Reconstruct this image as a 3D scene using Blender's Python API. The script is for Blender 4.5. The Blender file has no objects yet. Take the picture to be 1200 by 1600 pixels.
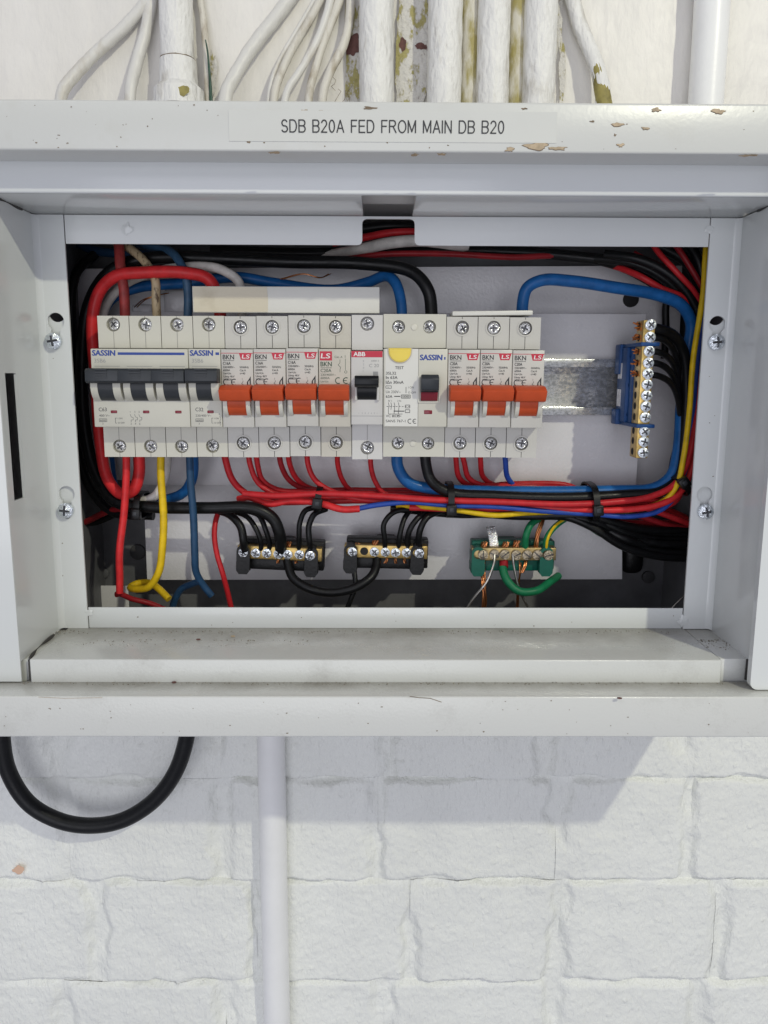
import bpy, bmesh, math, random
from mathutils import Vector, Matrix, noise
random.seed(7)
R = math.radians
scene = bpy.context.scene
C = scene.collection

# ------------------------------------------------------------------ camera
PITCH, YAW, ROLL, FPX = 9.74, 0.45, 0.22, 1250.0
CAM = Matrix.Rotation(R(-YAW), 4, 'Z') @ Matrix.Rotation(R(90 - PITCH), 4, 'X') @ Matrix.Rotation(R(ROLL), 4, 'Z')
cd = bpy.data.cameras.new('camera')
cd.sensor_fit = 'VERTICAL'; cd.sensor_height = 36.0; cd.lens = FPX / 1600 * 36.0
cd.clip_start = 0.01; cd.clip_end = 50
cam = bpy.data.objects.new('camera', cd); C.objects.link(cam)
cam.matrix_world = CAM
scene.camera = cam

# ------------------------------------------------------------------ light
w = bpy.data.worlds.new('World'); scene.world = w; w.use_nodes = True
w.node_tree.nodes['Background'].inputs[0].default_value = (0.83, 0.85, 1.0, 1)
w.node_tree.nodes['Background'].inputs[1].default_value = 0.40

def lamp(name, kind, loc, power, col, target=None, **kw):
    l = bpy.data.lights.new(name, kind); l.energy = power; l.color = col
    for k, v in kw.items(): setattr(l, k, v)
    o = bpy.data.objects.new(name, l); C.objects.link(o); o.location = loc
    if target is not None:
        o.rotation_euler = (Vector(target) - Vector(loc)).to_track_quat('-Z', 'Y').to_euler()
    return o
lamp('work_lamp', 'POINT', (0.85, -0.89, 0.945), 50, (1.0, 0.985, 0.78), shadow_soft_size=0.018)
lamp('ceiling_tube', 'AREA', (-0.9, -1.1, 1.5), 5, (0.9, 0.93, 1.0), target=(0, 0.5, 0), shape='RECTANGLE', size=1.5, size_y=0.7)

lamp('front_fill', 'AREA', (-0.4, -2.2, -0.25), 20, (0.93, 0.94, 1.0), target=(0, 0.5, -0.1), shape='RECTANGLE', size=2.0, size_y=1.6)  # added soft fill from the front, lifts the shaded wall and box interior
vs = scene.view_settings
vs.view_transform = 'Standard'; vs.look = 'None'; vs.exposure = 0.0; vs.gamma = 1.0
vs.use_curve_mapping = False

# ------------------------------------------------------------------ measuring helpers
def ray(u, v):
    return CAM.to_3x3() @ Vector(((u - 600) / FPX, -(v - 800) / FPX, -1.0))
def P(u, v, Y):
    d = ray(u, v); return d * (Y / d.y)
def PX(u, v, X):
    d = ray(u, v); return d * (X / d.x)

# ------------------------------------------------------------------ materials
def lin(c):
    return c / 12.92 if c <= 0.04045 else ((c + 0.055) / 1.055) ** 2.4
def rgb(h):
    return tuple(lin(int(h[i:i + 2], 16) / 255) for i in (0, 2, 4)) + (1,)
M = {}
def mat(name, col, rough=0.5, metal=0.0, vary=0.0, vscale=60, bump=0.0, bscale=400, col2=None, lo=0.45, hi=0.7,
        stretch=None, coat=0.0, bump2=0.0, b2scale=60, spec=0.5, rvary=0.0, cdetail=6, bdist=0.001):
    m = bpy.data.materials.new(name); m.use_nodes = True
    nt = m.node_tree; b = nt.nodes['Principled BSDF']
    if isinstance(col, str): col = rgb(col)
    if isinstance(col2, str): col2 = rgb(col2)
    b.inputs['Base Color'].default_value = col
    b.inputs['Roughness'].default_value = rough; b.inputs['Metallic'].default_value = metal
    b.inputs['Specular IOR Level'].default_value = spec
    if coat:
        b.inputs['Coat Weight'].default_value = coat; b.inputs['Coat Roughness'].default_value = 0.12
    tc = nt.nodes.new('ShaderNodeTexCoord'); src = tc.outputs['Object']
    if stretch:
        mp = nt.nodes.new('ShaderNodeMapping'); mp.inputs['Scale'].default_value = stretch
        nt.links.new(src, mp.inputs[0]); src2 = mp.outputs[0]
    else: src2 = src
    if vary or col2 is not None:
        n = nt.nodes.new('ShaderNodeTexNoise'); n.inputs['Scale'].default_value = vscale; n.inputs['Detail'].default_value = cdetail
        n.inputs['Roughness'].default_value = 0.6
        nt.links.new(src2, n.inputs['Vector'])
        rp = nt.nodes.new('ShaderNodeValToRGB')
        rp.color_ramp.elements[0].position = lo; rp.color_ramp.elements[1].position = hi
        if col2 is None:
            rp.color_ramp.elements[0].position = 0.3; rp.color_ramp.elements[1].position = 0.7
            rp.color_ramp.elements[0].color = tuple(c * (1 - vary) for c in col[:3]) + (1,)
            rp.color_ramp.elements[1].color = tuple(min(1, c * (1 + vary)) for c in col[:3]) + (1,)
        else:
            rp.color_ramp.elements[0].color = col; rp.color_ramp.elements[1].color = col2
        nt.links.new(n.outputs['Fac'], rp.inputs[0]); nt.links.new(rp.outputs[0], b.inputs['Base Color'])
        if rvary:
            mr = nt.nodes.new('ShaderNodeMapRange'); mr.inputs[1].default_value = 0.3; mr.inputs[2].default_value = 0.7
            mr.inputs[3].default_value = max(0.03, rough - rvary); mr.inputs[4].default_value = rough + rvary
            nt.links.new(n.outputs['Fac'], mr.inputs[0]); nt.links.new(mr.outputs[0], b.inputs['Roughness'])
    prev = None
    for bs, sc in ((bump2, b2scale), (bump, bscale)):
        if bs:
            n = nt.nodes.new('ShaderNodeTexNoise'); n.inputs['Scale'].default_value = sc; n.inputs['Detail'].default_value = 4
            nt.links.new(src2 if bs == bump else src, n.inputs['Vector'])
            bp = nt.nodes.new('ShaderNodeBump'); bp.inputs['Strength'].default_value = min(1, bs); bp.inputs['Distance'].default_value = bdist * max(1, bs)
            nt.links.new(n.outputs['Fac'], bp.inputs['Height'])
            if prev: nt.links.new(prev, bp.inputs['Normal'])
            prev = bp.outputs[0]
    if prev: nt.links.new(prev, b.inputs['Normal'])
    M[name] = m; return m

mat('wall_paint', (0.86, 0.87, 0.825, 1), 0.36, vary=0.05, vscale=9, bump=0.9, bscale=430, stretch=(1.0, 1, 0.5), bump2=0.7, b2scale=170, bdist=0.0014)
mat('plaster_paint', (0.775, 0.75, 0.705, 1), 0.45, vary=0.09, vscale=16, bump=0.6, bscale=150, stretch=(1.0, 1, 0.4), bump2=0.7, b2scale=45, bdist=0.0014)
mat('enamel', (0.70, 0.72, 0.715, 1), 0.17, vary=0.015, vscale=12, bump=0.03, bscale=260)
mat('enamel_lip', (0.63, 0.635, 0.605, 1), 0.30, col2=(0.57, 0.56, 0.51, 1), vscale=22, lo=0.56, hi=0.85, bump=0.06, bscale=420)
mat('enamel_dusty', (0.64, 0.645, 0.61, 1), 0.5, col2=(0.44, 0.42, 0.36, 1), vscale=30, lo=0.52, hi=0.85, bump=0.12, bscale=700, stretch=(0.5, 1, 1), cdetail=10)
def dusty(name, base, y0, y1, amount, right=False):
    m = mat(name, base, 0.42, bump=0.1, bscale=700); nt = m.node_tree; b = nt.nodes['Principled BSDF']
    tc = nt.nodes.new('ShaderNodeTexCoord'); sp = nt.nodes.new('ShaderNodeSeparateXYZ'); nt.links.new(tc.outputs['Object'], sp.inputs[0])
    mr = nt.nodes.new('ShaderNodeMapRange'); mr.interpolation_type = 'SMOOTHSTEP'; mr.inputs[1].default_value = y0 - 0.556; mr.inputs[2].default_value = y1 - 0.556
    nt.links.new(sp.outputs[1], mr.inputs[0])
    n1 = nt.nodes.new('ShaderNodeTexNoise'); n1.inputs['Scale'].default_value = 28; n1.inputs['Detail'].default_value = 9; n1.inputs['Roughness'].default_value = 0.68
    n2 = nt.nodes.new('ShaderNodeTexNoise'); n2.inputs['Scale'].default_value = 900; n2.inputs['Detail'].default_value = 3
    for n in (n1, n2): nt.links.new(tc.outputs['Object'], n.inputs['Vector'])
    def math_(op, a, b_):
        q = nt.nodes.new('ShaderNodeMath'); q.operation = op
        for i, v in enumerate((a, b_)):
            if isinstance(v, (int, float)): q.inputs[i].default_value = v
            else: nt.links.new(v, q.inputs[i])
        return q.outputs[0]
    f = math_('ADD', math_('MULTIPLY', mr.outputs[0], 0.62), math_('MULTIPLY', n1.outputs['Fac'], 0.9))
    f = math_('ADD', f, math_('MULTIPLY', n2.outputs['Fac'], 0.25))
    rp = nt.nodes.new('ShaderNodeMapRange'); rp.inputs[1].default_value = 0.60; rp.inputs[2].default_value = 1.35; rp.inputs[3].default_value = 0.0; rp.inputs[4].default_value = amount
    nt.links.new(f, rp.inputs[0])
    mx = nt.nodes.new('ShaderNodeMix'); mx.data_type = 'RGBA'; mx.inputs[6].default_value = base; mx.inputs[7].default_value = (0.20, 0.18, 0.145, 1)
    nt.links.new(rp.outputs[0], mx.inputs[0]); nt.links.new(mx.outputs[2], b.inputs['Base Color'])
    r2 = nt.nodes.new('ShaderNodeMapRange'); r2.inputs[3].default_value = 0.22; r2.inputs[4].default_value = 0.85
    nt.links.new(rp.outputs[0], r2.inputs[0]); nt.links.new(r2.outputs[0], b.inputs['Roughness'])
dusty('enamel_sill', (0.66, 0.67, 0.645, 1), 0.418, 0.468, 0.85)
dusty('enamel_ledge', (0.66, 0.665, 0.635, 1), 0.3885, 0.4075, 0.85)
def peeling():
    m = mat('peeling', (0.6, 0.58, 0.53, 1), 0.55, bump=0.99, bscale=300, bdist=.002); nt = m.node_tree; b = nt.nodes['Principled BSDF']
    tc = nt.nodes.new('ShaderNodeTexCoord'); mp = nt.nodes.new('ShaderNodeMapping'); mp.inputs['Scale'].default_value = (1, 1, .55); nt.links.new(tc.outputs['Object'], mp.inputs[0])
    n1 = nt.nodes.new('ShaderNodeTexNoise'); n1.inputs['Scale'].default_value = 75; n1.inputs['Detail'].default_value = 8; n1.inputs['Roughness'].default_value = .65; nt.links.new(mp.outputs[0], n1.inputs['Vector'])
    rp = nt.nodes.new('ShaderNodeValToRGB'); e = rp.color_ramp.elements
    e[0].position = .30; e[0].color = (.10, .045, .04, 1); e[1].position = .72; e[1].color = (.33, .30, .25, 1)
    for p, c in ((.36, (.16, .08, .07, 1)), (.38, (.62, .60, .55, 1)), (.50, (.66, .64, .60, 1)), (.53, (.50, .47, .40, 1)), (.55, (.36, .32, .12, 1)), (.64, (.40, .355, .13, 1)), (.66, (.55, .52, .46, 1))):
        q = e.new(p); q.color = c
    nt.links.new(n1.outputs['Fac'], rp.inputs[0]); nt.links.new(rp.outputs[0], b.inputs['Base Color'])
peeling()
mat('dust', (0.28, 0.255, 0.21, 1), 0.9, vary=0.35, vscale=260, bump=0.8, bscale=1500)
mat('plate_paint', (0.71, 0.70, 0.715, 1), 0.24, vary=0.03, vscale=40, bump=0.16, bscale=520, rvary=0.08)
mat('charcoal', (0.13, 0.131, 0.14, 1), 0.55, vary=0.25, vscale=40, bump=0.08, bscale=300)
mat('grommet_grey', (0.06, 0.06, 0.064, 1), 0.6)
mat('void', (0.012, 0.012, 0.013, 1), 0.8)
mat('galvanised', (0.74, 0.75, 0.76, 1), 0.30, metal=0.7, col2=(0.36, 0.37, 0.385, 1), vscale=420, lo=0.42, hi=0.60, bump=0.06, bscale=300, stretch=(1, 1, 1.6), rvary=0.12, cdetail=3)
mat('steel', (0.80, 0.80, 0.81, 1), 0.16, metal=1.0, vary=0.25, vscale=900, bump=0.9, bscale=1100)
mat('recess_shade', (0.075, 0.075, 0.08, 1), 0.4, metal=0.6)  # darkened colour for the shade inside screw recesses
mat('zinc', (0.74, 0.78, 0.82, 1), 0.2, metal=1.0, vary=0.2, vscale=700, bump=0.7, bscale=900)
mat('brass', (0.57, 0.40, 0.14, 1), 0.33, metal=1.0, vary=0.22, vscale=260, bump=0.06, bscale=600)
mat('brass_dull', (0.40, 0.30, 0.14, 1), 0.42, metal=1.0, vary=0.3, vscale=260, bump=0.06, bscale=600)
mat('screw_dull', (0.34, 0.29, 0.21, 1), 0.36, metal=1.0, vary=0.3, vscale=500, bump=.5, bscale=900)
mat('brass_mid', (0.47, 0.33, 0.12, 1), 0.36, metal=1.0, vary=0.3, vscale=260, bump=0.1, bscale=600)
mat('copper', (0.62, 0.25, 0.10, 1), 0.32, metal=1.0, vary=0.25, vscale=300)
mat('tinned', (0.40, 0.385, 0.35, 1), 0.35, metal=0.95, vary=0.15, vscale=300)
mat('plastic_ivory', (0.585, 0.57, 0.495, 1), 0.4, vary=0.025, vscale=60, bump=0.04, bscale=1500)
mat('plastic_grey', (0.55, 0.535, 0.495, 1), 0.38, vary=0.03, vscale=60, bump=0.04, bscale=1500)
mat('plastic_aged', (0.55, 0.52, 0.45, 1), 0.42, vary=0.05, vscale=90, bump=0.05, bscale=1500)
mat('plastic_cool', (0.60, 0.585, 0.56, 1), 0.34, vary=0.02, vscale=60, bump=0.03, bscale=1500)
mat('plastic_white', (0.70, 0.69, 0.64, 1), 0.4, vary=0.03, vscale=40)
mat('cheek', (0.68, 0.66, 0.58, 1), 0.42, vary=0.02, vscale=60)
mat('handle_grey', (0.032, 0.036, 0.042, 1), 0.38, spec=.35, vary=0.12, vscale=120, bump=0.04, bscale=900)
mat('handle_orange', (0.55, 0.078, 0.022, 1), 0.4, spec=.3, vary=0.10, vscale=110, bump=0.04, bscale=900)
mat('handle_black', (0.005, 0.006, 0.008, 1), 0.38, spec=.3)
mat('button_yellow', (0.76, 0.57, 0.015, 1), 0.2, vary=0.06, vscale=60, coat=0.3)
mat('window_red', (0.20, 0.012, 0.024, 1), 0.25)
mat('ink_black', (0.03, 0.03, 0.033, 1), 0.6)
mat('ink_grey', (0.10, 0.10, 0.105, 1), 0.6)
mat('ink_faint', (0.33, 0.33, 0.33, 1), 0.6)
mat('ink_blue', (0.022, 0.060, 0.30, 1), 0.5)
mat('ink_red', (0.52, 0.016, 0.045, 1), 0.45)
mat('ink_green', (0.045, 0.085, 0.055, 1), 0.6)
mat('ink_white', (0.78, 0.77, 0.75, 1), 0.5)
mat('seam', (0.055, 0.052, 0.05, 1), 0.8)
mat('seam_faint', (0.30, 0.29, 0.27, 1), 0.8)
mat('tape_cream', (0.66, 0.60, 0.47, 1), 0.6, col2=(0.52, 0.46, 0.34, 1), vscale=60, lo=0.55, hi=0.8)
mat('label_tape', (0.64, 0.645, 0.61, 1), 0.34, vary=0.015, vscale=40)
mat('holder_blue', (0.010, 0.060, 0.20, 1), 0.42, spec=.25, vary=0.1, vscale=120)
mat('holder_black', (0.004, 0.004, 0.0045, 1), 0.42, spec=.3, vary=0.2, vscale=200, bump=0.2, bscale=500)
mat('green_dark', (0.012, 0.055, 0.035, 1), 0.5, vary=.3, vscale=200)
mat('holder_green', (0.004, 0.10, 0.068, 1), 0.42, spec=.28, vary=0.12, vscale=150)
mat('tie_black', (0.004, 0.004, 0.0045, 1), 0.4, spec=.35)
for nm, c, r_ in (('red', (0.52, 0.020, 0.026, 1), 0.36), ('red_bright', (0.66, 0.030, 0.034, 1), 0.36), ('red_deep', (0.30, 0.014, 0.020, 1), 0.38),
                  ('blue', (0.012, 0.110, 0.33, 1), 0.34), ('blue_royal', (0.022, 0.070, 0.36, 1), 0.36), ('blue_dark', (0.018, 0.060, 0.13, 1), 0.42),
                  ('black', (0.0065, 0.0068, 0.0075, 1), 0.34), ('yellow', (0.72, 0.48, 0.012, 1), 0.38), ('white', (0.64, 0.61, 0.57, 1), 0.4),
                  ('green', (0.010, 0.17, 0.07, 1), 0.4), ('rubber', (0.0055, 0.006, 0.007, 1), 0.36)):
    mat('wire_' + nm, c, r_ + .04, vary=0.2, vscale=140, bump=0.10, bscale=420, spec=0.28, rvary=.10)
mat('wire_scorched', (0.52, 0.41, 0.25, 1), 0.5, col2=(0.13, 0.085, 0.05, 1), vscale=420, lo=0.52, hi=0.66, stretch=(1, 1, 0.45), bump=0.2, bscale=600)
mat('wire_red_dusty', (0.34, 0.040, 0.038, 1), 0.55, vary=0.3, vscale=180, bump=0.1, bscale=500)
mat('wire_blue_dusty', (0.03, 0.085, 0.16, 1), 0.5, vary=0.3, vscale=180, bump=0.1, bscale=500)
mat('pipe_white', (0.88, 0.88, 0.865, 1), 0.34, vary=0.03, vscale=40, bump=0.06, bscale=400)
mat('pipe_painted', (0.79, 0.78, 0.75, 1), 0.45, col2=(0.40, 0.36, 0.29, 1), vscale=80, lo=0.56, hi=0.80, bump=0.99, bscale=260, stretch=(1, 1, 0.4), bdist=.002, cdetail=10)
mat('cable_painted', (0.66, 0.63, 0.56, 1), 0.5, col2=(0.30, 0.24, 0.15, 1), vscale=110, lo=0.50, hi=0.74, bump=0.9, bscale=260, stretch=(1, 1, 0.4))
mat('cable_white', (0.69, 0.675, 0.635, 1), 0.42, col2=(0.44, 0.38, 0.28, 1), vscale=60, lo=0.55, hi=0.80, bump=0.5, bscale=260, stretch=(1, 1, 0.4))
mat('olive', (0.34, 0.29, 0.10, 1), 0.55, col2=(0.60, 0.57, 0.48, 1), vscale=85, lo=0.44, hi=0.58, bump=0.8, bscale=260, stretch=(1, 1, 0.35))
mat('olive_dark', (0.30, 0.255, 0.075, 1), 0.6, vary=0.35, vscale=120, bump=0.8, bscale=300)
mat('rust_brown', (0.13, 0.055, 0.045, 1), 0.7, vary=0.4, vscale=200, bump=0.6, bscale=500)
mat('primer_tan', (0.47, 0.37, 0.25, 1), 0.7, vary=0.25, vscale=300)
mat('chip_rim', (0.20, 0.15, 0.10, 1), 0.8, vary=0.3, vscale=300)
mat('smudge_peach', (0.72, 0.48, 0.34, 1), 0.6)

# ------------------------------------------------------------------ object helpers
def obj(name, bm, m, parent=None, sharp=35, world=False):
    if world and parent is not None:
        bmesh.ops.translate(bm, verts=bm.verts, vec=-parent.location)
    bmesh.ops.recalc_face_normals(bm, faces=bm.faces)
    me = bpy.data.meshes.new(name); bm.to_mesh(me); bm.free()
    for p in me.polygons: p.use_smooth = True
    me.set_sharp_from_angle(angle=R(sharp))
    me.materials.append(M[m])
    o = bpy.data.objects.new(name, me); C.objects.link(o)
    if parent is not None: o.parent = parent
    return o
def inst(name, src, parent, loc=(0, 0, 0), rot=(0, 0, 0)):
    o = bpy.data.objects.new(name, src); C.objects.link(o)
    o.parent = parent; o.location = loc; o.rotation_euler = rot
    return o
def tag(o, label, cat, group=None):
    o['label'] = label; o['category'] = cat
    if group: o['group'] = group
    return o
def thing(name, label, cat, loc=(0, 0, 0), group=None):
    o = bpy.data.objects.new(name, None); o.empty_display_size = 0.01; C.objects.link(o); o.location = loc
    return tag(o, label, cat, group)
def struct(o): o['kind'] = 'structure'; return o

def merge(bm, tmp, mtx=None):
    if mtx is not None: bmesh.ops.transform(tmp, matrix=mtx, verts=tmp.verts)
    me = bpy.data.meshes.new('tmp'); tmp.to_mesh(me); tmp.free(); bm.from_mesh(me); bpy.data.meshes.remove(me)
def box(bm, x0, x1, y0, y1, z0, z1, bev=0.0, seg=2, mtx=None):
    t = bmesh.new()
    bmesh.ops.create_cube(t, size=1.0)
    bmesh.ops.scale(t, verts=t.verts, vec=(x1 - x0, y1 - y0, z1 - z0))
    bmesh.ops.translate(t, verts=t.verts, vec=((x0 + x1) / 2, (y0 + y1) / 2, (z0 + z1) / 2))
    if bev: bmesh.ops.bevel(t, geom=t.edges[:], offset=bev, segments=seg, affect='EDGES', profile=0.5)
    merge(bm, t, mtx); return bm
def prism_x(bm, prof, x0, x1, bev=0.0, seg=2):
    """profile of (y,z) points extruded along X"""
    t = bmesh.new()
    a = [t.verts.new((x0, y, z)) for y, z in prof]; b = [t.verts.new((x1, y, z)) for y, z in prof]
    n = len(prof)
    t.faces.new(a); t.faces.new(b[::-1])
    for i in range(n): t.faces.new((a[i], a[(i + 1) % n], b[(i + 1) % n], b[i]))
    bmesh.ops.recalc_face_normals(t, faces=t.faces)
    if bev: bmesh.ops.bevel(t, geom=t.edges[:], offset=bev, segments=seg, affect='EDGES', profile=0.5)
    merge(bm, t); return bm
def sheet(bm, loops, y0, y1, bev=0.0):
    """outline (first loop) with holes in the XZ plane, thickness from y0 (front) to y1"""
    t = bmesh.new(); edges = []
    for lp in loops:
        vs_ = [t.verts.new((x, y0, z)) for x, z in lp]
        for i in range(len(vs_)): edges.append(t.edges.new((vs_[i], vs_[(i + 1) % len(vs_)])))
    r = bmesh.ops.triangle_fill(t, use_beauty=True, use_dissolve=False, edges=edges)
    faces = [f for f in r['geom'] if isinstance(f, bmesh.types.BMFace)]
    if y1 != y0:
        e = bmesh.ops.extrude_face_region(t, geom=faces)
        bmesh.ops.translate(t, verts=[v for v in e['geom'] if isinstance(v, bmesh.types.BMVert)], vec=(0, y1 - y0, 0))
        bmesh.ops.recalc_face_normals(t, faces=t.faces)
    merge(bm, t); return bm
def circle(cx, cz, r, n=24, a0=0.0, a1=2 * math.pi):
    full = abs(a1 - a0 - 2 * math.pi) < 1e-6
    return [(cx + r * math.cos(a0 + (a1 - a0) * i / (n if full else n - 1)), cz + r * math.sin(a0 + (a1 - a0) * i / (n if full else n - 1))) for i in range(n)]
def cyl(bm, c, axis, r, h, n=20, r2=None, bev=0.0):
    t = bmesh.new()
    bmesh.ops.create_cone(t, cap_ends=True, segments=n, radius1=r, radius2=r if r2 is None else r2, depth=h)
    if bev:
        bmesh.ops.bevel(t, geom=[e for e in t.edges if len(e.link_faces) == 2 and any(len(f.verts) > 4 for f in e.link_faces)], offset=bev, segments=2, affect='EDGES', profile=0.5)
    q = Vector((0, 0, 1)).rotation_difference(Vector(axis).normalized()).to_matrix().to_4x4()
    merge(bm, t, Matrix.Translation(Vector(c)) @ q); return bm
def spline(pts, per=8):
    pts = [Vector(p) for p in pts]
    if len(pts) < 3: return pts
    ext = [2 * pts[0] - pts[1]] + pts + [2 * pts[-1] - pts[-2]]
    out = []
    for i in range(1, len(ext) - 2):
        p0, p1, p2, p3 = ext[i - 1:i + 3]
        # centripetal parameters keep tight bends from overshooting
        t0 = 0; t1 = t0 + max(1e-6, (p1 - p0).length) ** 0.5; t2 = t1 + max(1e-6, (p2 - p1).length) ** 0.5; t3 = t2 + max(1e-6, (p3 - p2).length) ** 0.5
        for k in range(per):
            t = t1 + (t2 - t1) * k / per
            a1 = p0 * ((t1 - t) / (t1 - t0)) + p1 * ((t - t0) / (t1 - t0))
            a2 = p1 * ((t2 - t) / (t2 - t1)) + p2 * ((t - t1) / (t2 - t1))
            a3 = p2 * ((t3 - t) / (t3 - t2)) + p3 * ((t - t2) / (t3 - t2))
            b1 = a1 * ((t2 - t) / (t2 - t0)) + a2 * ((t - t0) / (t2 - t0))
            b2 = a2 * ((t3 - t) / (t3 - t1)) + a3 * ((t - t1) / (t3 - t1))
            out.append(b1 * ((t2 - t) / (t2 - t1)) + b2 * ((t - t1) / (t2 - t1)))
    out.append(pts[-1]); return out
def tube(bm, pts, r, n=10, per=8, smooth=True, wob=0.0):
    pts = spline(pts, per) if smooth else [Vector(p) for p in pts]
    rings = []; up = None
    N = len(pts)
    for i, p in enumerate(pts):
        d = (pts[min(i + 1, N - 1)] - pts[max(i - 1, 0)]).normalized()
        if up is None:
            up = d.orthogonal().normalized()
        up = (up - d * up.dot(d)).normalized(); s = d.cross(up)
        rr = r(i / (N - 1)) if callable(r) else r
        def wf(v): return 1 + wob * (noise.noise(v * 90) + .8 * noise.noise(v * 260))
        rings.append([bm.verts.new(p + (up * math.cos(a) + s * math.sin(a)) * rr * (wf(p + (up * math.cos(a) + s * math.sin(a)) * rr) if wob else 1)) for a in (2 * math.pi * k / n for k in range(n))])
    for a, b in zip(rings, rings[1:]):
        for k in range(n): bm.faces.new((a[k], a[(k + 1) % n], b[(k + 1) % n], b[k]))
    bm.faces.new(rings[0][::-1]); bm.faces.new(rings[-1])
    return bm

# ---- lettering: the built-in font turned into flat mesh
_tc = {}
def text_geo(s, bold):
    if (s, bold) not in _tc:
        cu = bpy.data.curves.new('t', 'FONT'); cu.body = s; cu.size = 1.0; cu.offset = bold; cu.resolution_u = 3; cu.fill_mode = 'FRONT'
        o = bpy.data.objects.new('t', cu); me = bpy.data.meshes.new_from_object(o)
        vv = [v.co.copy() for v in me.vertices]; ff = [tuple(p.vertices) for p in me.polygons]
        x0 = min(v.x for v in vv); x1 = max(v.x for v in vv); y0 = min(v.y for v in vv); y1 = max(v.y for v in vv)
        _tc[(s, bold)] = (vv, ff, x0, x1, y0, y1)
        bpy.data.objects.remove(o); bpy.data.meshes.remove(me); bpy.data.curves.remove(cu)
    return _tc[(s, bold)]
def text(bm, s, x, z, y, h, width=None, bold=0.0, shear=0.0, rot=0.0):
    """left edge x, bottom z, on the plane y; cap height h; bold overprints with tiny shifts"""
    for i, (a, b) in enumerate(((0, 0),) if not bold else ((-1, 0), (1, 0), (0, 1), (0, -1))):
        text1(bm, s, x + a * bold * h, z + b * bold * h * .6, y - i * 4e-6, h, width, 0.0, shear, rot)
def text1(bm, s, x, z, y, h, width=None, bold=0.0, shear=0.0, rot=0.0):
    vv, ff, x0, x1, y0, y1 = text_geo(s, bold)
    sc = h / 0.69; sx = sc if width is None else width / (x1 - x0)
    vs_ = []
    for v in vv:
        px = (v.x - x0) * sx + shear * v.y * sc; pz = v.y * sc
        vs_.append(bm.verts.new((x + px * math.cos(rot) - pz * math.sin(rot), y, z + px * math.sin(rot) + pz * math.cos(rot))))
    for f in ff:
        try: bm.faces.new([vs_[i] for i in f])
        except ValueError: pass
def flat(bm, x0, x1, z0, z1, y):
    a = [bm.verts.new(p) for p in ((x0, y, z0), (x1, y, z0), (x1, y, z1), (x0, y, z1))]; bm.faces.new(a)
def flat_poly(bm, pts, y):
    sheet(bm, [pts], y, y)
def line(bm, pts, wd, y):
    for (xa, za), (xb, zb) in zip(pts, pts[1:]):
        d = Vector((xb - xa, zb - za)); L = d.length
        if L < 1e-9: continue
        nx, nz = -d.y / L * wd / 2, d.x / L * wd / 2
        a = [bm.verts.new(p) for p in ((xa + nx, y, za + nz), (xb + nx, y, zb + nz), (xb - nx, y, zb - nz), (xa - nx, y, za - nz))]; bm.faces.new(a)

def arc(cx, cz, rx, rz, a0, a1, n=10):
    return [(cx + rx * math.cos(R(a0 + (a1 - a0) * i / n)), cz + rz * math.sin(R(a0 + (a1 - a0) * i / n))) for i in range(n + 1)]
_b = [(0, 0), (0, 1), (.38, 1)] + arc(.38, .76, .24, .24, 90, -90) + [(0, .52)]
GLY = {'S': (.66, [arc(.33, .745, .27, .255, 25, 270) [:-1] + arc(.33, .255, .30, .255, 90, -155)]),
       'D': (.72, [[(0, 0), (0, 1), (.32, 1)] + arc(.32, .5, .36, .5, 90, -90, 14) + [(0, 0)]]),
       'B': (.66, [_b, [(.36, .52)] + arc(.36, .26, .28, .26, 90, -90) + [(0, 0)]]),
       '2': (.58, [arc(.28, .72, .26, .28, 165, -25) + [(.0, .0), (.56, .0)]]),
       '0': (.58, [arc(.28, .5, .27, .5, 0, 360, 20)]), 'O': (.80, [arc(.39, .5, .39, .5, 0, 360, 22)]),
       'A': (.72, [[(0, 0), (.35, 1), (.70, 0)], [(.12, .33), (.58, .33)]]), 'F': (.58, [[(0, 0), (0, 1), (.56, 1)], [(0, .52), (.48, .52)]]),
       'E': (.62, [[(.60, 0), (0, 0), (0, 1), (.58, 1)], [(0, .52), (.54, .52)]]), 'R': (.70, [_b + [(.36, .52), (.68, 0)]]),
       'M': (.80, [[(0, 0), (0, 1), (.38, .08), (.76, 1), (.76, 0)]]), 'I': (.06, [[(.0, 0), (.0, 1)]]), 'N': (.68, [[(0, 0), (0, 1), (.64, 0), (.64, 1)]]), ' ': (.34, [])}
def stroke_text(bm, s, x, z, y, h, width, wd):
    gap = .23; tot = sum(GLY[c][0] + gap for c in s) - gap; sx = width / tot; k = 0
    for ch in s:
        adv, strokes = GLY[ch]
        for st_ in strokes:
            p = [(x + a * sx, z + b * h) for a, b in st_]
            for q, (pa, pb) in enumerate(zip(p, p[1:])):
                dd = Vector((pb[0] - pa[0], pb[1] - pa[1]))
                if dd.length < 1e-7: continue
                dd = dd.normalized() * wd * .35
                line(bm, [(pa[0] - dd.x, pa[1] - dd.y), (pb[0] + dd.x, pb[1] + dd.y)], wd, y - (k % 9) * 4e-6); k += 1
        x += (adv + gap) * sx
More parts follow.
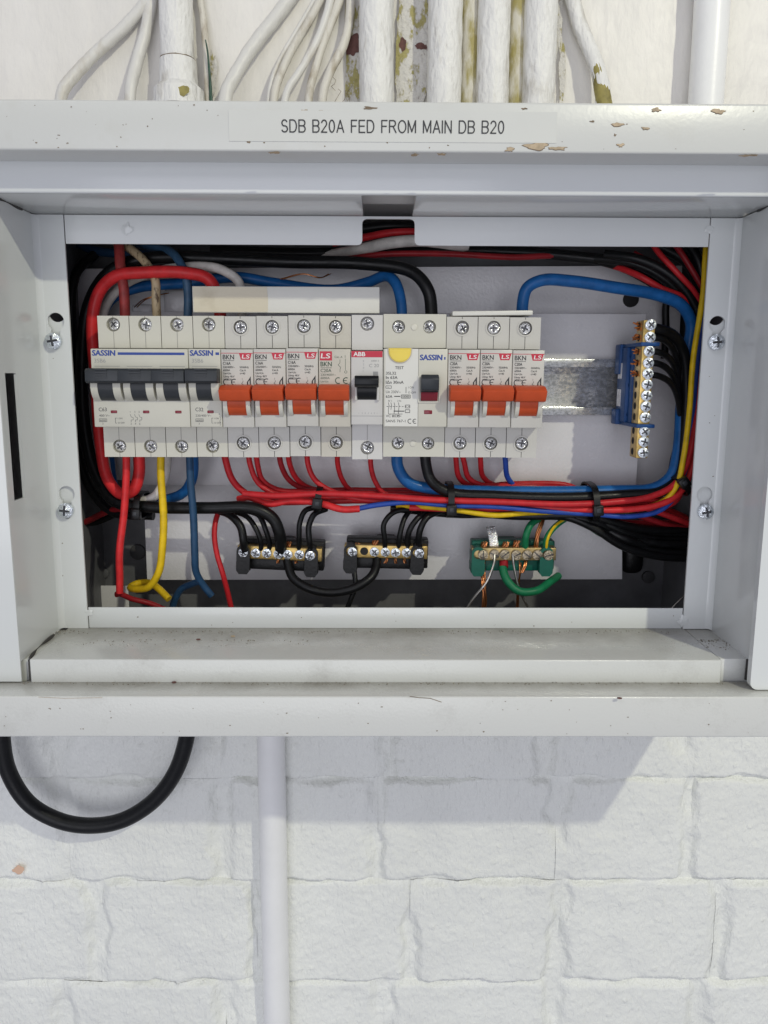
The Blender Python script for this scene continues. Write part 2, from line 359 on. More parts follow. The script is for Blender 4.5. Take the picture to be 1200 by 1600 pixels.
# ------------------------------------------------------------------ main planes (metres from the camera)
YW = 0.565          # wall
YI = 0.460          # inner flange
YS = 0.4065         # step of the frame
YF = 0.387          # front lip
YB = 0.556          # back of the box
YP = 0.535          # mounting plate
YR = 0.5175         # bracket plate carrying the rail
XL = (P(53, 350, YI).x + P(95, 990, YI).x) / 2
XR = (P(1155, 342, YI).x + P(1110, 991, YI).x) / 2
AL = (P(100, 380, YI).x + P(137, 950, YI).x) / 2
AR = (P(1107, 388, YI).x + P(1070, 950, YI).x) / 2
AT = P(600, 383, YI).z; AB = P(600, 950, YI).z
ZT, ZTS, ZLB, ZLT = P(600, 338, YI).z, P(600, 262, YS).z, P(600, 238, YF).z, P(600, 158, YF).z
ZB, ZBS, ZLL = P(600, 982, YI).z, P(600, 1066, YS).z, P(600, 1152, YF).z
XO = 0.250          # outer half width of the box
# =================================================================== THE WALL
def height_grid(name, x0, x1, z0, z1, nx, nz, fn, m, parent=None):
    vs_, fs = [], []
    for j in range(nz + 1):
        for i in range(nx + 1):
            x = x0 + (x1 - x0) * i / nx; z = z0 + (z1 - z0) * j / nz
            vs_.append((x, YW - fn(x, z), z))
    for j in range(nz):
        for i in range(nx):
            a = j * (nx + 1) + i
            fs.append((a, a + 1, a + nx + 2, a + nx + 1))
    me = bpy.data.meshes.new(name); me.from_pydata(vs_, [], fs); me.update()
    for p in me.polygons: p.use_smooth = True
    me.materials.append(M[m])
    o = bpy.data.objects.new(name, me); C.objects.link(o)
    if parent: o.parent = parent
    return o
def n3(x, z, s, k=0.0): return noise.noise(Vector((x * s, k, z * s)))
wall = struct(height_grid('wall', -0.42, 0.42, -0.62, 0.42, 170, 210,
      lambda x, z: 0.0010 * n3(x, z, 30) + 0.0007 * n3(x, z, 90, 3) + (0.0022 if z > ZLT - 0.03 else -0.004), 'plaster_paint'))
wall['label'] = 'white painted wall behind the metal box'
rows = [1062, 1212, 1371, 1527, 1692]
cols = [[-160, 95, 345, 610, 850, 1060, 1310], [-130, 110, 352, 590, 868, 1078, 1320], [-90, 158, 402, 640, 873, 1113, 1350], [-130, 108, 355, 600, 858, 1080, 1330]]
k = 0
def smooth(t): t = max(0.0, min(1.0, t)); return t * t * (3 - 2 * t)
for ci, cl in enumerate(cols):
    zt = P(600, rows[ci], YW).z; zb = P(600, rows[ci + 1], YW).z
    vm = (rows[ci] + rows[ci + 1]) / 2
    for a, b in zip(cl, cl[1:]):
        k += 1
        x0 = P(a, vm, YW).x; x1 = P(b, vm, YW).x
        amp = random.uniform(0.0046, 0.0064); tx = random.uniform(-0.008, 0.008); tz = random.uniform(-0.020, 0.010)
        wl, wr = random.uniform(0.006, 0.011), random.uniform(0.006, 0.011); ht, hb = random.uniform(0.0025, 0.006), random.uniform(0.002, 0.005)
        jl, jr = random.uniform(0.001, 0.0045), random.uniform(0.001, 0.0045)
        def fn(x, z, x0=x0, x1=x1, zt=zt, zb=zb, amp=amp, tx=tx, tz=tz, k=k, wl=wl, wr=wr, ht=ht, hb=hb, jl=jl, jr=jr):
            e = 0.0064 * n3(x, z, 34, k) + 0.0030 * n3(x, z, 90, k) + .0008 * n3(x, z, 300, k)
            sx = min(smooth((x - x0 - jl + e) / wl), smooth((x1 - jr - x + e) / wr))
            sz = min(smooth((z - zb + e * .55) / hb), smooth((zt - z + e * .55) / ht))
            q = sx * sz
            # fade out the noise exactly on the seam so that neighbours meet
            edge = min(1.0, min(x - x0, x1 - x, z - zb, zt - z) / 0.0010); edge = max(0.0, edge)
            q *= edge
            fill = max(0.0, n3(x, z, 26, 77) + .05) * 2.4       # joints partly filled with old paint
            h = (amp + tx * (x - (x0 + x1) / 2) + tz * (z - (zt + zb) / 2)) * q
            h += amp * 0.8 * min(1, fill) * (1 - q)
            return h + 0.0015 * n3(x, z, 40, 9) + 0.00045 * n3(x, z, 150, 5) + 0.00012 * n3(x, z, 420, 2) + max(0, n3(x, z, 240, 31) - .40) * .0034
        height_grid('brick', x0, x1, zb, zt, 92, 62, fn, 'wall_paint', wall)
# flaked paint and old coats on the plaster between the upper conduits
def blob(cx, cz, rx, rz, seed, n=22, rough=0.45):
    pts = []
    for i in range(n):
        a = 2 * math.pi * i / n
        q = 1 + rough * noise.noise(Vector((math.cos(a) * 1.7, math.sin(a) * 1.7, seed * 3.7))) + 0.15 * noise.noise(Vector((math.cos(a) * 5, math.sin(a) * 5, seed)))
        pts.append((cx + rx * q * math.cos(a), cz + rz * q * math.sin(a)))
    return pts
for i, (u, v, ru, rv, m) in enumerate([(642, 70, 29, 130, 'peeling'), (554, 85, 14, 95, 'peeling'), (335, 118, 6, 34, 'peeling'), (629, 74, 5, 8, 'rust_brown'), (656, 77, 9, 4, 'rust_brown'), (550, 76, 13, 14, 'rust_brown'), (876, 120, 5, 40, 'peeling'), (872, 30, 4, 50, 'peeling')]):
    c = P(u, v, YW); s = 1 / 2480 * YW / 0.54
    bm = bmesh.new(); flat_poly(bm, blob(c.x, c.z, ru * s, rv * s, i + 1, 40, 0.5), YW - 0.0046 - 0.0001 * i)
    obj('peeled_paint_patch', bm, m, wall)
bm = bmesh.new()
for k in range(4):
    u = 518 + k * 11 + 0 * + random.uniform(-4, 40); v = random.uniform(100, 150)
    pts = []
    for q in range(7):
        c = P(u, v, YW); pts.append((c.x, c.z)); u += random.uniform(-7, 7); v += random.uniform(3, 9)
    line(bm, pts, 0.00026, YW - 0.0058)
obj('paint_crack', bm, 'chip_rim', wall)
c = P(36, 1349, YW)
bm = bmesh.new(); flat_poly(bm, blob(c.x, c.z, 0.0048, 0.0032, 44, 22, 0.7), YW - 0.0078); obj('paint_smudge', bm, 'smudge_peach', wall)

# =================================================================== THE BOX
boxr = thing('distribution_box', 'open white metal distribution box mounted on the painted brick wall', 'electrical box', (0, YB, ZLL))
def bpart(name, bm, m, sharp=35): return obj(name, bm, m, boxr, sharp, world=True)
# frame, top and bottom
bm = bmesh.new(); box(bm, -XO, XO, YF, 0.562, ZLB, ZLT, 0.0012, 3); top_lip = bpart('top_lip', bm, 'enamel_lip')
bm = bmesh.new(); prism_x(bm, [(YF, ZLL), (YF, ZBS), (YS + 0.002, ZBS), (YS + 0.002, ZBS - 0.004), (0.562, ZBS - 0.004), (0.562, ZLL)], -XO, XO, 0.0010, 3); bot_lip = bpart('bottom_lip', bm, 'enamel_ledge')
N0, N1 = P(566, 320, 0.43).x, P(648, 320, 0.43).x
bm = bmesh.new(); box(bm, -XO + 0.02, XO - 0.02, YS, YS + 0.0035, ZT, ZLB + 0.004, 0.0010, 3)
bpart('top_step', bm, 'enamel')
bm = bmesh.new()
box(bm, XL, N0, YS + 0.003, YI + 0.001, ZT + 0.0002, ZT + 0.0022, 0.0003); box(bm, N1, XR, YS + 0.003, YI + 0.001, ZT + 0.0002, ZT + 0.0022, 0.0003)
box(bm, N0 - 0.004, N1 + 0.004, YS + 0.003, YI + 0.001, ZT + 0.0066, ZT + 0.0082)
bpart('top_soffit', bm, 'enamel')
BS0, BS1 = P(47, 1050, YS).x, P(1127, 1050, YS).x
bm = bmesh.new(); prism_x(bm, [(YS, ZBS - 0.003), (YS, ZB), (YI + 0.001, ZB), (YI + 0.001, ZB - 0.003), (YS + 0.02, ZB - 0.003), (YS + 0.02, ZBS - 0.003)], BS0, BS1, 0.0008, 3); bpart('bottom_step', bm, 'enamel_sill')
bm = bmesh.new(); box(bm, BS1 + 0.0004, XR + 0.003, YS + 0.0035, YI + 0.001, ZBS - 0.003, ZB - 0.0004, 0.0006); bpart('step_end_piece', bm, 'enamel_sill')
bm = bmesh.new(); box(bm, XL - 0.003, BS0 - 0.0008, YS + 0.004, YI + 0.001, ZBS - 0.003, ZB - 0.0012, 0.0004); bpart('step_end_piece', bm, 'enamel_sill')
# flanges
def keyhole(cu, cv, su, sv):
    a = P(cu, cv, YI); b = P(su, sv, YI); r = 0.0047; w = 0.0026
    z_join = a.z - math.sqrt(r * r - w * w); a0 = math.atan2(z_join - a.z, w); a1 = math.atan2(z_join - a.z, -w) + 2 * math.pi
    pts = circle(a.x, a.z, r, 20, a0, a1) + [(b.x - w, b.z)] + circle(b.x, b.z - 0.0026, w, 8, math.pi, 2 * math.pi) + [(b.x + w, b.z)]
    return pts
KL = [keyhole(87, 502, 85, 531), keyhole(104, 772, 104, 797)]
KR = [keyhole(1121, 507, 1118, 532), keyhole(1101, 773, 1101, 797)]
T = 0.0014
bm = bmesh.new(); sheet(bm, [[(XL, ZB), (AL, ZB), (AL, ZT), (XL, ZT)]] + KL, YI, YI + T); bpart('side_flange', bm, 'enamel')
bm = bmesh.new(); sheet(bm, [[(AR, ZB), (XR, ZB), (XR, ZT), (AR, ZT)]] + KR, YI, YI + T); bpart('side_flange', bm, 'enamel')
g = 0.0005
nz = P(600, 342, YI).z; rr = 0.0025; n0, n1 = P(566, 360, YI).x, P(648, 360, YI).x
out = [(AL + g, ZT), (AL + g, AT)] + [(n0 - rr + rr * math.sin(a), AT + rr - rr * math.cos(a)) for a in (0, .5, 1.0, 1.57)] + \
      [(n0 + rr - rr * math.cos(a), nz - rr + rr * math.sin(a)) for a in (0, .5, 1.0, 1.57)] + [(n1 - rr + rr * math.sin(a), nz - rr + rr * math.cos(a)) for a in (0, .5, 1.0, 1.57)] + \
      [(n1 + rr - rr * math.cos(a), AT + rr - rr * math.sin(a)) for a in (0, .5, 1.0, 1.57)] + [(AR - g, AT), (AR - g, ZT)]
bm = bmesh.new(); sheet(bm, [out], YI + 0.0004, YI + T); bpart('top_flange', bm, 'enamel')
bm = bmesh.new(); box(bm, AL + g, AR - g, YI + 0.0004, YI + T, ZB, AB, 0.0003); bpart('bottom_flange', bm, 'enamel')
for (u, v, r_) in ((198, 358, .0030), (1110, 358, .0022), (140, 957, .0022), (1068, 970, .0034)):   # weld beads in the corners
    c = P(u, v, YI); bm = bmesh.new(); bmesh.ops.create_icosphere(bm, subdivisions=3, radius=r_)
    for vtx in bm.verts:
        vtx.co.y *= 0.10; vtx.co *= 1 + 0.7 * noise.noise(vtx.co * 700 + Vector((u, 0, 0)))
    bmesh.ops.translate(bm, verts=bm.verts, vec=(c.x, YI, c.z)); bpart('weld_bead', bm, 'enamel')
# jambs
sl = [PX(11, 583, XL), PX(22, 583, XL), PX(36, 778, XL), PX(25, 778, XL)]
sy0 = (sl[0].y + sl[3].y) / 2; sy1 = (sl[1].y + sl[2].y) / 2; sz0 = sl[2].z; sz1 = sl[0].z; sy0 -= .0022; sy1 += .0022
bm = bmesh.new()
box(bm, XL - 0.0012, XL, YS - 0.0005, sy0, ZB - 0.0008, ZT); box(bm, XL - 0.0012, XL, sy1, YI + 0.001, ZB - 0.0008, ZT)
box(bm, XL - 0.0012, XL, sy0, sy1, ZB - 0.0008, sz0); box(bm, XL - 0.0012, XL, sy0, sy1, sz1, ZT)
bmesh.ops.remove_doubles(bm, verts=bm.verts, dist=1e-6); bpart('side_jamb', bm, 'enamel')
bm = bmesh.new(); box(bm, XL - 0.012, XL - 0.011, sy0 - 0.01, sy1 + 0.01, sz0 - 0.01, sz1 + 0.01); bpart('latch_pocket', bm, 'void')
bm = bmesh.new(); box(bm, XR, XR + 0.0012, YS - 0.0005, YI + 0.001, ZBS - 0.002, ZT, 0.0003); bpart('side_jamb', bm, 'enamel')
for xx, sg in ((XL, 1), (XR, -1)):      # rounded bends where jamb turns into flange
    bm = bmesh.new(); r_ = 0.0045; t = bmesh.new()
    pr = [(xx, YI)] + [(xx + sg * r_ * (1 - math.sin(a)), YI - r_ * (1 - math.cos(a))) for a in [R(i * 15) for i in range(7)]]
    pr = [(xx - sg * .0003, YI + .0003)] + [(x_ - sg * .0002, y_ + .0002) for x_, y_ in pr[1:]]
    va = [t.verts.new((x_, y_, ZB + .0002)) for x_, y_ in pr]; vb = [t.verts.new((x_, y_, ZT - .0002)) for x_, y_ in pr]
    for i in range(len(pr)): t.faces.new((va[i], va[(i + 1) % len(pr)], vb[(i + 1) % len(pr)], vb[i]))
    t.faces.new(va); t.faces.new(vb[::-1]); merge(bm, t); bpart('bend', bm, 'enamel', 80)
for pts_ in ([(XL, .412, ZT), (XL, .428, ZT), (XL, .446, ZT)], [(XR, .414, ZT), (XR, .424, ZT + .0003), (XR, .440, ZT)], [(BS0 - .0005, YS + .002, ZB), (XL + .0012, .425, ZB), (XL + .001, .447, ZB)],
             [(BS0 - .0006, YS + .0012, ZB - .0005), (BS0 - .0006, YS + .0012, ZBS + .0005)], [(XR - .0002, YS + .003, ZB - .0005), (XR - .0002, YS + .003, ZBS + .0005)]):
    bm = bmesh.new(); tube(bm, pts_, lambda t: .0006 + .0004 * math.sin(t * 9), 6, 6); bpart('corner_gap', bm, 'seam')
# front strips either side, the outer sides of the box
bm = bmesh.new(); box(bm, -XO, XL, YS - 0.0015, YS, ZBS + 0.0005, ZLB + 0.002, 0.0006); bpart('front_strip', bm, 'enamel')
dx = P(1171, 1050, 0.397).x
bm = bmesh.new()
d = bmesh.new(); zb = ZBS + 0.0006; r = 0.004
sheet(d, [[(dx + r * (1 - math.cos(a)), zb + r * (1 - math.sin(a))) for a in (0, .4, .8, 1.2, 1.57)] + [(XO, zb), (XO, ZLB + .002), (dx, ZLB + .002)]], 0.3950, 0.3990)
merge(bm, d); bpart('door_edge', bm, 'enamel')
for s in (-1, 1):
    bm = bmesh.new(); box(bm, s * XO - 0.001, s * XO + 0.001, YF + 0.002, 0.562, ZLL + 0.001, ZLT - 0.001); bpart('outer_side', bm, 'enamel_lip')
# inside of the box
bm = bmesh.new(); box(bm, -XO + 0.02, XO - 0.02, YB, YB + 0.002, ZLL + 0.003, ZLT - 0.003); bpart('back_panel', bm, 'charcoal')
for s in (-1, 1):
    xx = XL - 0.006 if s < 0 else XR + 0.006
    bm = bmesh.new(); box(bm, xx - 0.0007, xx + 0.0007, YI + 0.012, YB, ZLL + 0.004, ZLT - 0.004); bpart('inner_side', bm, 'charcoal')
    x0, x1 = (XL - 0.004, AL - 0.003) if s < 0 else (AR + 0.003, XR + 0.004)
    c = P(87, 492, YI) if s < 0 else P(1121, 497, YI)
    bm = bmesh.new(); sheet(bm, [[(x0, ZB + .001), (x1, ZB + .001), (x1, ZT - .001), (x0, ZT - .001)], circle(c.x, c.z + .0010, .0048, 18)], YI + 0.0024, YI + 0.0034); bpart('flange_return', bm, 'enamel')
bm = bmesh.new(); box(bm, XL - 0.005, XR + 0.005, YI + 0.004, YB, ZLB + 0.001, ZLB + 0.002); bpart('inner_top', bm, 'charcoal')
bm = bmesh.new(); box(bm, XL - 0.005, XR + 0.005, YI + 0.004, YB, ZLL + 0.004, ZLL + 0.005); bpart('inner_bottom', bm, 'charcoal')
# mounting plate (light grey) and the raised bracket that carries the rail
def pz(u, v, Y): p = P(u, v, Y); return (p.x, p.z)
pl = [pz(118, 745, YP), pz(216, 752, YP), pz(222, 800, YP), pz(226, 808, YP), pz(230, 906, YP), pz(972, 905, YP), pz(972, 800, YP), pz(1052, 790, YP), pz(1066, 415, YP), pz(116, 420, YP)]
bm = bmesh.new(); sheet(bm, [pl], YP, YP + 0.0016); bpart('mounting_plate', bm, 'plate_paint')
bm = bmesh.new()
a = P(205, 487, YR); b = P(994, 760, YR)
box(bm, a.x, b.x, YR, YR + 0.0016, b.z, a.z, 0.0004); box(bm, a.x, b.x, YR + 0.0012, YP, a.z - 0.0016, a.z, 0.0004); box(bm, a.x, b.x, YR + 0.0012, YP, b.z, b.z + 0.0016, 0.0004)
bpart('rail_bracket', bm, 'plate_paint')
for (u0, u1, v0, v1) in ((205, 240, 475, 500), (255, 300, 452, 492)):
    bm = bmesh.new(); c = P(u0, v0, 0.53); d_ = P(u1, v1, 0.53); box(bm, c.x, d_.x, 0.5285, 0.534, d_.z, c.z, 0.0025, 3); bpart('mounting_boss', bm, 'plate_paint')
a = P(132, 913, 0.55); b = P(206, 985, 0.55)
bm = bmesh.new(); box(bm, a.x, b.x, 0.546, 0.5475, b.z, a.z, 0.0004); bpart('lit_patch_sheet', bm, 'plate_paint')  # pale sheet added to stand in for a lit patch at lower left
for (u, v, Y, r_, m) in ((216, 862, YB, 0.0055, 'grommet_grey'), (1012, 901, YB, 0.0045, 'grommet_grey'), (985, 468, YP, 0.0050, 'void'), (164, 895, YB, 0.0035, 'charcoal')):
    c = P(u, v, Y); bm = bmesh.new(); cyl(bm, (c.x, Y - 0.001, c.z), (0, 1, 0), r_, 0.003, 18, bev=0.0005); bpart('grommet', bm, m)
# rail
ZC = (P(500, 543, 0.452).z + P(500, 668, 0.452).z) / 2
RY = 0.510
bm = bmesh.new()
prof = [(RY, .0175), (RY, .0125), (RY + .0065, .0125), (RY + .0065, -.0125), (RY, -.0125), (RY, -.0175), (RY + .001, -.0175), (RY + .001, -.0135), (RY + .0073, -.0135), (RY + .0073, .0135), (RY + .001, .0135), (RY + .001, .0175)]
prism_x(bm, [(y, z + ZC) for y, z in prof], P(160, 600, RY).x, P(985, 600, RY).x, 0.0003, 2); bpart('mounting_rail', bm, 'galvanised')

# screw mesh: pan head with a cross recess (origin at seat, facing -Y)
def plus(hw, L):
    return [(hw, hw), (L, hw), (L, -hw), (hw, -hw), (hw, -L), (-hw, -L), (-hw, -hw), (-L, -hw), (-L, hw), (-hw, hw), (-hw, L), (hw, L)]
def screw_mesh(name, r, h, m, kind='cross', dome=0.3):
    bm = bmesh.new()
    if kind == 'cross':
        hole = plus(r * 0.15, r * 0.68)
    else:
        hole = [(-r * .92, -r * .12), (r * .92, -r * .12), (r * .92, r * .12), (-r * .92, r * .12)]
    t = bmesh.new(); sheet(t, [circle(0, 0, r * 0.97, 28), hole], -h, -h * 0.35)
    for v in t.verts:
        rad = math.hypot(v.co.x, v.co.z) / r
        if v.co.y < -h * 0.9: v.co.y += h * dome * rad ** 2
    merge(bm, t)
    cyl(bm, (0, -h * 0.27, 0), (0, 1, 0), r, h * 0.54, 28)
    if kind == 'cross':                                    # the small diagonal ticks of the recess
        for q in range(4):
            a = math.pi / 4 + q * math.pi / 2
            t = bmesh.new(); box(t, r * .28, r * .62, -h * 0.96, -h * 0.7, -r * .035, r * .035)
            bmesh.ops.rotate(t, verts=t.verts, cent=(0, 0, 0), matrix=Matrix.Rotation(a, 3, 'Y')); merge(bm, t)
    o = obj(name, bm, m); me = o.data; bpy.data.objects.remove(o)
    return me
def slot_mesh(r, h, kind):
    bm = bmesh.new()
    hole = plus(r * 0.145, r * 0.67) if kind == 'cross' else [(-r * .9, -r * .11), (r * .9, -r * .11), (r * .9, r * .11), (-r * .9, r * .11)]
    sheet(bm, [hole], -h * 0.56, -h * 0.50)
    o = obj('slot', bm, 'recess_shade'); me = o.data; bpy.data.objects.remove(o); return me  # dark floor colour paints the shade down in the recess
SC = {k: (screw_mesh('screw', r, h, m, kd), slot_mesh(r, h, kd)) for k, (r, h, m, kd) in
      {'term': (0.0031, 0.0022, 'steel', 'cross'), 'bar': (0.0031, 0.0026, 'zinc', 'cross'), 'hbar': (0.0030, 0.0024, 'zinc', 'cross'),
       'slot': (0.0032, 0.0032, 'screw_dull', 'slot'), 'frame': (0.0044, 0.0040, 'zinc', 'cross')}.items()}
def screw(kind, parent, loc, name='screw', ang=None):
    a = random.uniform(0, math.pi) if ang is None else ang
    s = inst(name, SC[kind][0], parent, loc, (0, a, 0))
    inst('slot', SC[kind][1], s)
    return s
for u, v, uu, vv in ((85, 533, 85, 531), (104, 797, 104, 797), (1118, 535, 0, 0), (1101, 799, 0, 0)):
    c = P(u, v, YI - 0.0005); screw('frame', boxr, Vector((c.x, YI - 0.0006, c.z)) - boxr.location)

# sticker with its lettering
s0 = P(357, 177, YF); s1 = P(869, 219, YF)
bm = bmesh.new(); c = P(613, 198, YF)
box(bm, s0.x, s1.x, YF - 0.00025, YF + 0.0003, c.z - 0.0066, c.z + 0.0066); st = bpart('label_sticker', bm, 'label_tape')
bm = bmesh.new(); t0 = P(440, 206, YF); t1 = P(787, 206, YF)
stroke_text(bm, 'SDB B20A FED FROM MAIN DB B20', t0.x, c.z - 0.0026, YF - 0.00045, 0.0051, t1.x - t0.x, 0.00054)
o = obj('lettering', bm, 'ink_black', None); o.location = (0, 0, 0); o.parent = st; o.location = -Vector(boxr.location)
# chipped paint on the lip
for i, (u, v, ru, rv) in enumerate([(840, 229, 21, 5), (797, 234, 7, 3), (870, 232, 16, 2.5), (1025, 172, 8, 4), (1122, 174, 12, 4), (965, 195, 11, 2.5), (1008, 201, 6, 2.5), (970, 227, 6, 3), (961, 211, 2, 2),
                                    (475, 174, 6, 2.5), (505, 175, 16, 2.5), (545, 177, 7, 1.6), (577, 169, 12, 1.6), (820, 170, 5, 1.2), (1170, 243, 14, 1.5), (430, 239, 10, 1.5), (648, 242, 6, 1.5), 
                                    (388, 222, 3, 1.5), (926, 190, 4, 1), (690, 241, 8, 1.2)]):
    c = P(u, v, YF); s = 1 / 4300
    bm = bmesh.new(); flat_poly(bm, blob(c.x, c.z, ru * s * 1.06 + .0001, rv * s * 1.1 + .0001, i + 51, 26, 0.9), YF - 0.00012); q = bpart('paint_chip', bm, 'chip_rim')
    if rv > 2:
        bm = bmesh.new(); flat_poly(bm, blob(c.x, c.z + 0.0001, ru * s, rv * s, i + 51, 26, 0.9), YF - 0.00022); bpart('paint_chip', bm, 'primer_tan')
# scratch marks and grit on the bottom lip and ledges
for i, pts in enumerate([[(640, 1088), (655, 1090), (672, 1091), (690, 1097)], [(60, 1089), (100, 1091), (160, 1090)]]):
    bm = bmesh.new(); line(bm, [pz(u, v, YF) for u, v in pts], 0.00035 if i == 0 else 0.0002, YF - 0.00012); bpart('scratch', bm, 'chip_rim' if i == 0 else 'primer_tan')
for (u0, u1, v0, v1, n, Y) in ((5, 1195, 163, 235, 46, YF), (5, 1195, 1092, 1148, 40, YF), (60, 100, 560, 960, 8, YI), (1105, 1135, 560, 960, 8, YI), (160, 1080, 955, 978, 12, YI + .0004)):
    bm = bmesh.new()
    for k_ in range(n):
        p = P(random.uniform(u0, u1), random.uniform(v0, v1), Y); r_ = random.uniform(.00010, .00030)
        flat_poly(bm, blob(p.x, p.z, r_ * random.uniform(1, 2.2), r_, k_ + u0, 9, .8), Y - .00010 - k_ * 1e-6)
    o = bpart('dirt_specks', bm, 'chip_rim'); o['kind'] = 'stuff'
def ledge_pt(u, v, Z):
    d = ray(u, v); return d * (Z / d.z)
for (u0, u1, v, dv, n, Z) in ((90, 1060, 986, 5, 240, ZB), (20, 1150, 1067, 3, 240, ZBS), (130, 500, 1000, 10, 80, ZB), (1030, 1150, 1000, 16, 200, ZB - 0.0004), (60, 120, 985, 8, 40, ZB)):
    bm = bmesh.new()
    for k in range(n):
        p = ledge_pt(random.uniform(u0, u1), v + random.random() ** 2 * dv, Z)
        if p.y > YI - 0.0005: p.y = YI - 0.0005
        r_ = random.uniform(.00012, .00042)
        bmesh.ops.create_icosphere(bm, subdivisions=1, radius=r_, matrix=Matrix.Translation((p.x, p.y, Z + r_ * 0.3)))
    o = bpart('grit', bm, 'dust'); o['kind'] = 'stuff'
for (u, v, m) in ((310, 1000, 'rust_brown'), (364, 995, 'primer_tan'), (272, 1067, 'rust_brown'), (340, 1062, 'primer_tan'), (968, 1092, 'rust_brown')):
    p = ledge_pt(u, v, ZB if v < 1050 else ZBS); bm = bmesh.new(); bmesh.ops.create_icosphere(bm, subdivisions=1, radius=0.0010)
    for vv in bm.verts: vv.co.x *= 1.5; vv.co.z *= 0.5
    bmesh.ops.translate(bm, verts=bm.verts, vec=p + Vector((0, 0, .0004))); bpart('paint_flake', bm, m)

# =================================================================== BREAKERS
MW = 0.018
XB0 = (P(145, 600, 0.452).x + P(849, 600, 0.452).x) / 2 - 7 * MW
def bloc(mod, n): return (XB0 + (mod + n / 2) * MW, RY + random.uniform(-.0005, .0005), ZC + random.uniform(-.0004, .0004))
YN, YSH = -0.058, -0.044       # nose and shoulder planes, local
ZN1, ZN0, ZS1, ZS0 = .0219, -.0222, .0402, -.0402
def body(parent, n, m, nose=True, zs1=ZS1, zs0=ZS0, zn1=ZN1, zn0=ZN0):
    wd = n * MW / 2 - 0.00016
    bm = bmesh.new()
    prism_x(bm, [(-0.001, zs0 + .002), (YSH + .004, zs0), (YSH + .004, zn0), (YN, zn0 + .0004), (YN, zn1 - .0006), (YSH + .004, zn1), (YSH + .004, zs1), (-0.001, zs1 - .002)], -wd, wd, 0.0005, 2)
    obj('body', bm, m, parent)
def term(parent, x, wd, z0, z1, hz, m, ring=False, hr=0.0039, holes=None, seam=True, faint=False, sk='term'):
    """terminal cover: a plate with a real screw hole, the screw sunk in it"""
    holes = holes or [0.0]
    bm = bmesh.new()
    sheet(bm, [[(-wd + .0002, z0 + .0002), (wd - .0002, z0 + .0002), (wd - .0002, z1 - .0002), (-wd + .0002, z1 - .0002)]] + [circle(h, hz, hr, 22) for h in holes], YSH, YSH + 0.0045)
    o = obj('terminal_cover', bm, m, parent); o.location.x = x
    if seam:
        bm = bmesh.new()
        for h in holes:
            flat(bm, h - .00016, h + .00016, hz + hr, z1 - .0003, YSH - .00006); flat(bm, h - .00016, h + .00016, z0 + .0003, hz - hr, YSH - .00006)
        q = obj('seam', bm, 'seam_faint' if faint else 'seam', o)
    if ring:
        bm = bmesh.new()
        for h in holes: sheet(bm, [circle(h, hz, hr * 1.22, 26), circle(h, hz, hr * 1.0, 26)], YSH - .0004, YSH + .001)
        obj('screw_collar', bm, m, o)
    bm = bmesh.new()
    for h in holes: flat_poly(bm, circle(h, hz, hr * 1.02, 20), YSH + .0042)
    obj('screw_well', bm, 'void', o)
    for h in holes:
        s = screw(sk, parent, (x + h + random.uniform(-.0003, .0003), YSH + (.0034 if not ring else .0024), hz + random.uniform(-.0003, .0003)))
        s.rotation_euler.x = random.uniform(-.2, .2); s.rotation_euler.z = random.uniform(-.2, .2)
    return o
def drum(bm, x0, x1, yc, zc, r, a0, a1, n=14):
    """slice of a cylinder along X, facing -Y; angles from -Y axis upwards"""
    prof = [(yc - r * math.cos(a0 + (a1 - a0) * i / n), zc + r * math.sin(a0 + (a1 - a0) * i / n)) for i in range(n + 1)]
    prism_x(bm, prof + [(yc + .002, prof[-1][1]), (yc + .002, prof[0][1])], x0, x1)
YT = YN - 0.00008   # print plane
def shade_print(parent, items):
    by = {}
    for it in items: by.setdefault(it[0], []).append(it)
    return by

def sassin_pole(t, x, first, last, seamtop=True):
    wd = MW / 2
    term(t, x, wd, ZN1 + .0001, ZS1, .0352, 'plastic_ivory', faint=True)
    term(t, x, wd, ZS0, ZN0 - .0001, -.0338, 'plastic_ivory', faint=True)
    # round drum around the toggle and the toggle itself
    bm = bmesh.new()
    for sx in (-1, 1):
        xa, xb = (x - wd + .0012, x - .0040) if sx < 0 else (x + .0044, x + wd - .0004)
        drum(bm, xa, xb, -.0555, .0012, .0088, R(-78), R(78))
    obj('drum', bm, 'plastic_ivory', t, 50)
    bm = bmesh.new(); drum(bm, x - .0040, x + .0044, -.0553, .0010, .0086, R(-80), R(60)); tg = obj('toggle', bm, 'handle_grey', t, 50)
    bm = bmesh.new(); prism_x(bm, [(-.0590, .0104), (-.0670, .0106), (-.0688, .0094), (-.0692, .0038), (-.0676, .0026), (-.0590, .0026)], x - wd + (.0002 if first else -.00002), x + wd - (.0003 if last else -.00002), .00025, 2)
    for i in range(4): box(bm, x - .0032, x + .0032, -.0694, -.0680, .0053 + i * .0014, .0059 + i * .0014)
    obj('handle', bm, 'handle_grey', t)
    bm = bmesh.new(); z = -.0133; box(bm, x + .0006, x + .0042, YN - .0004, YN + .001, z - .0008, z + .0008, .0004); obj('indicator_window', bm, 'window_red', t)
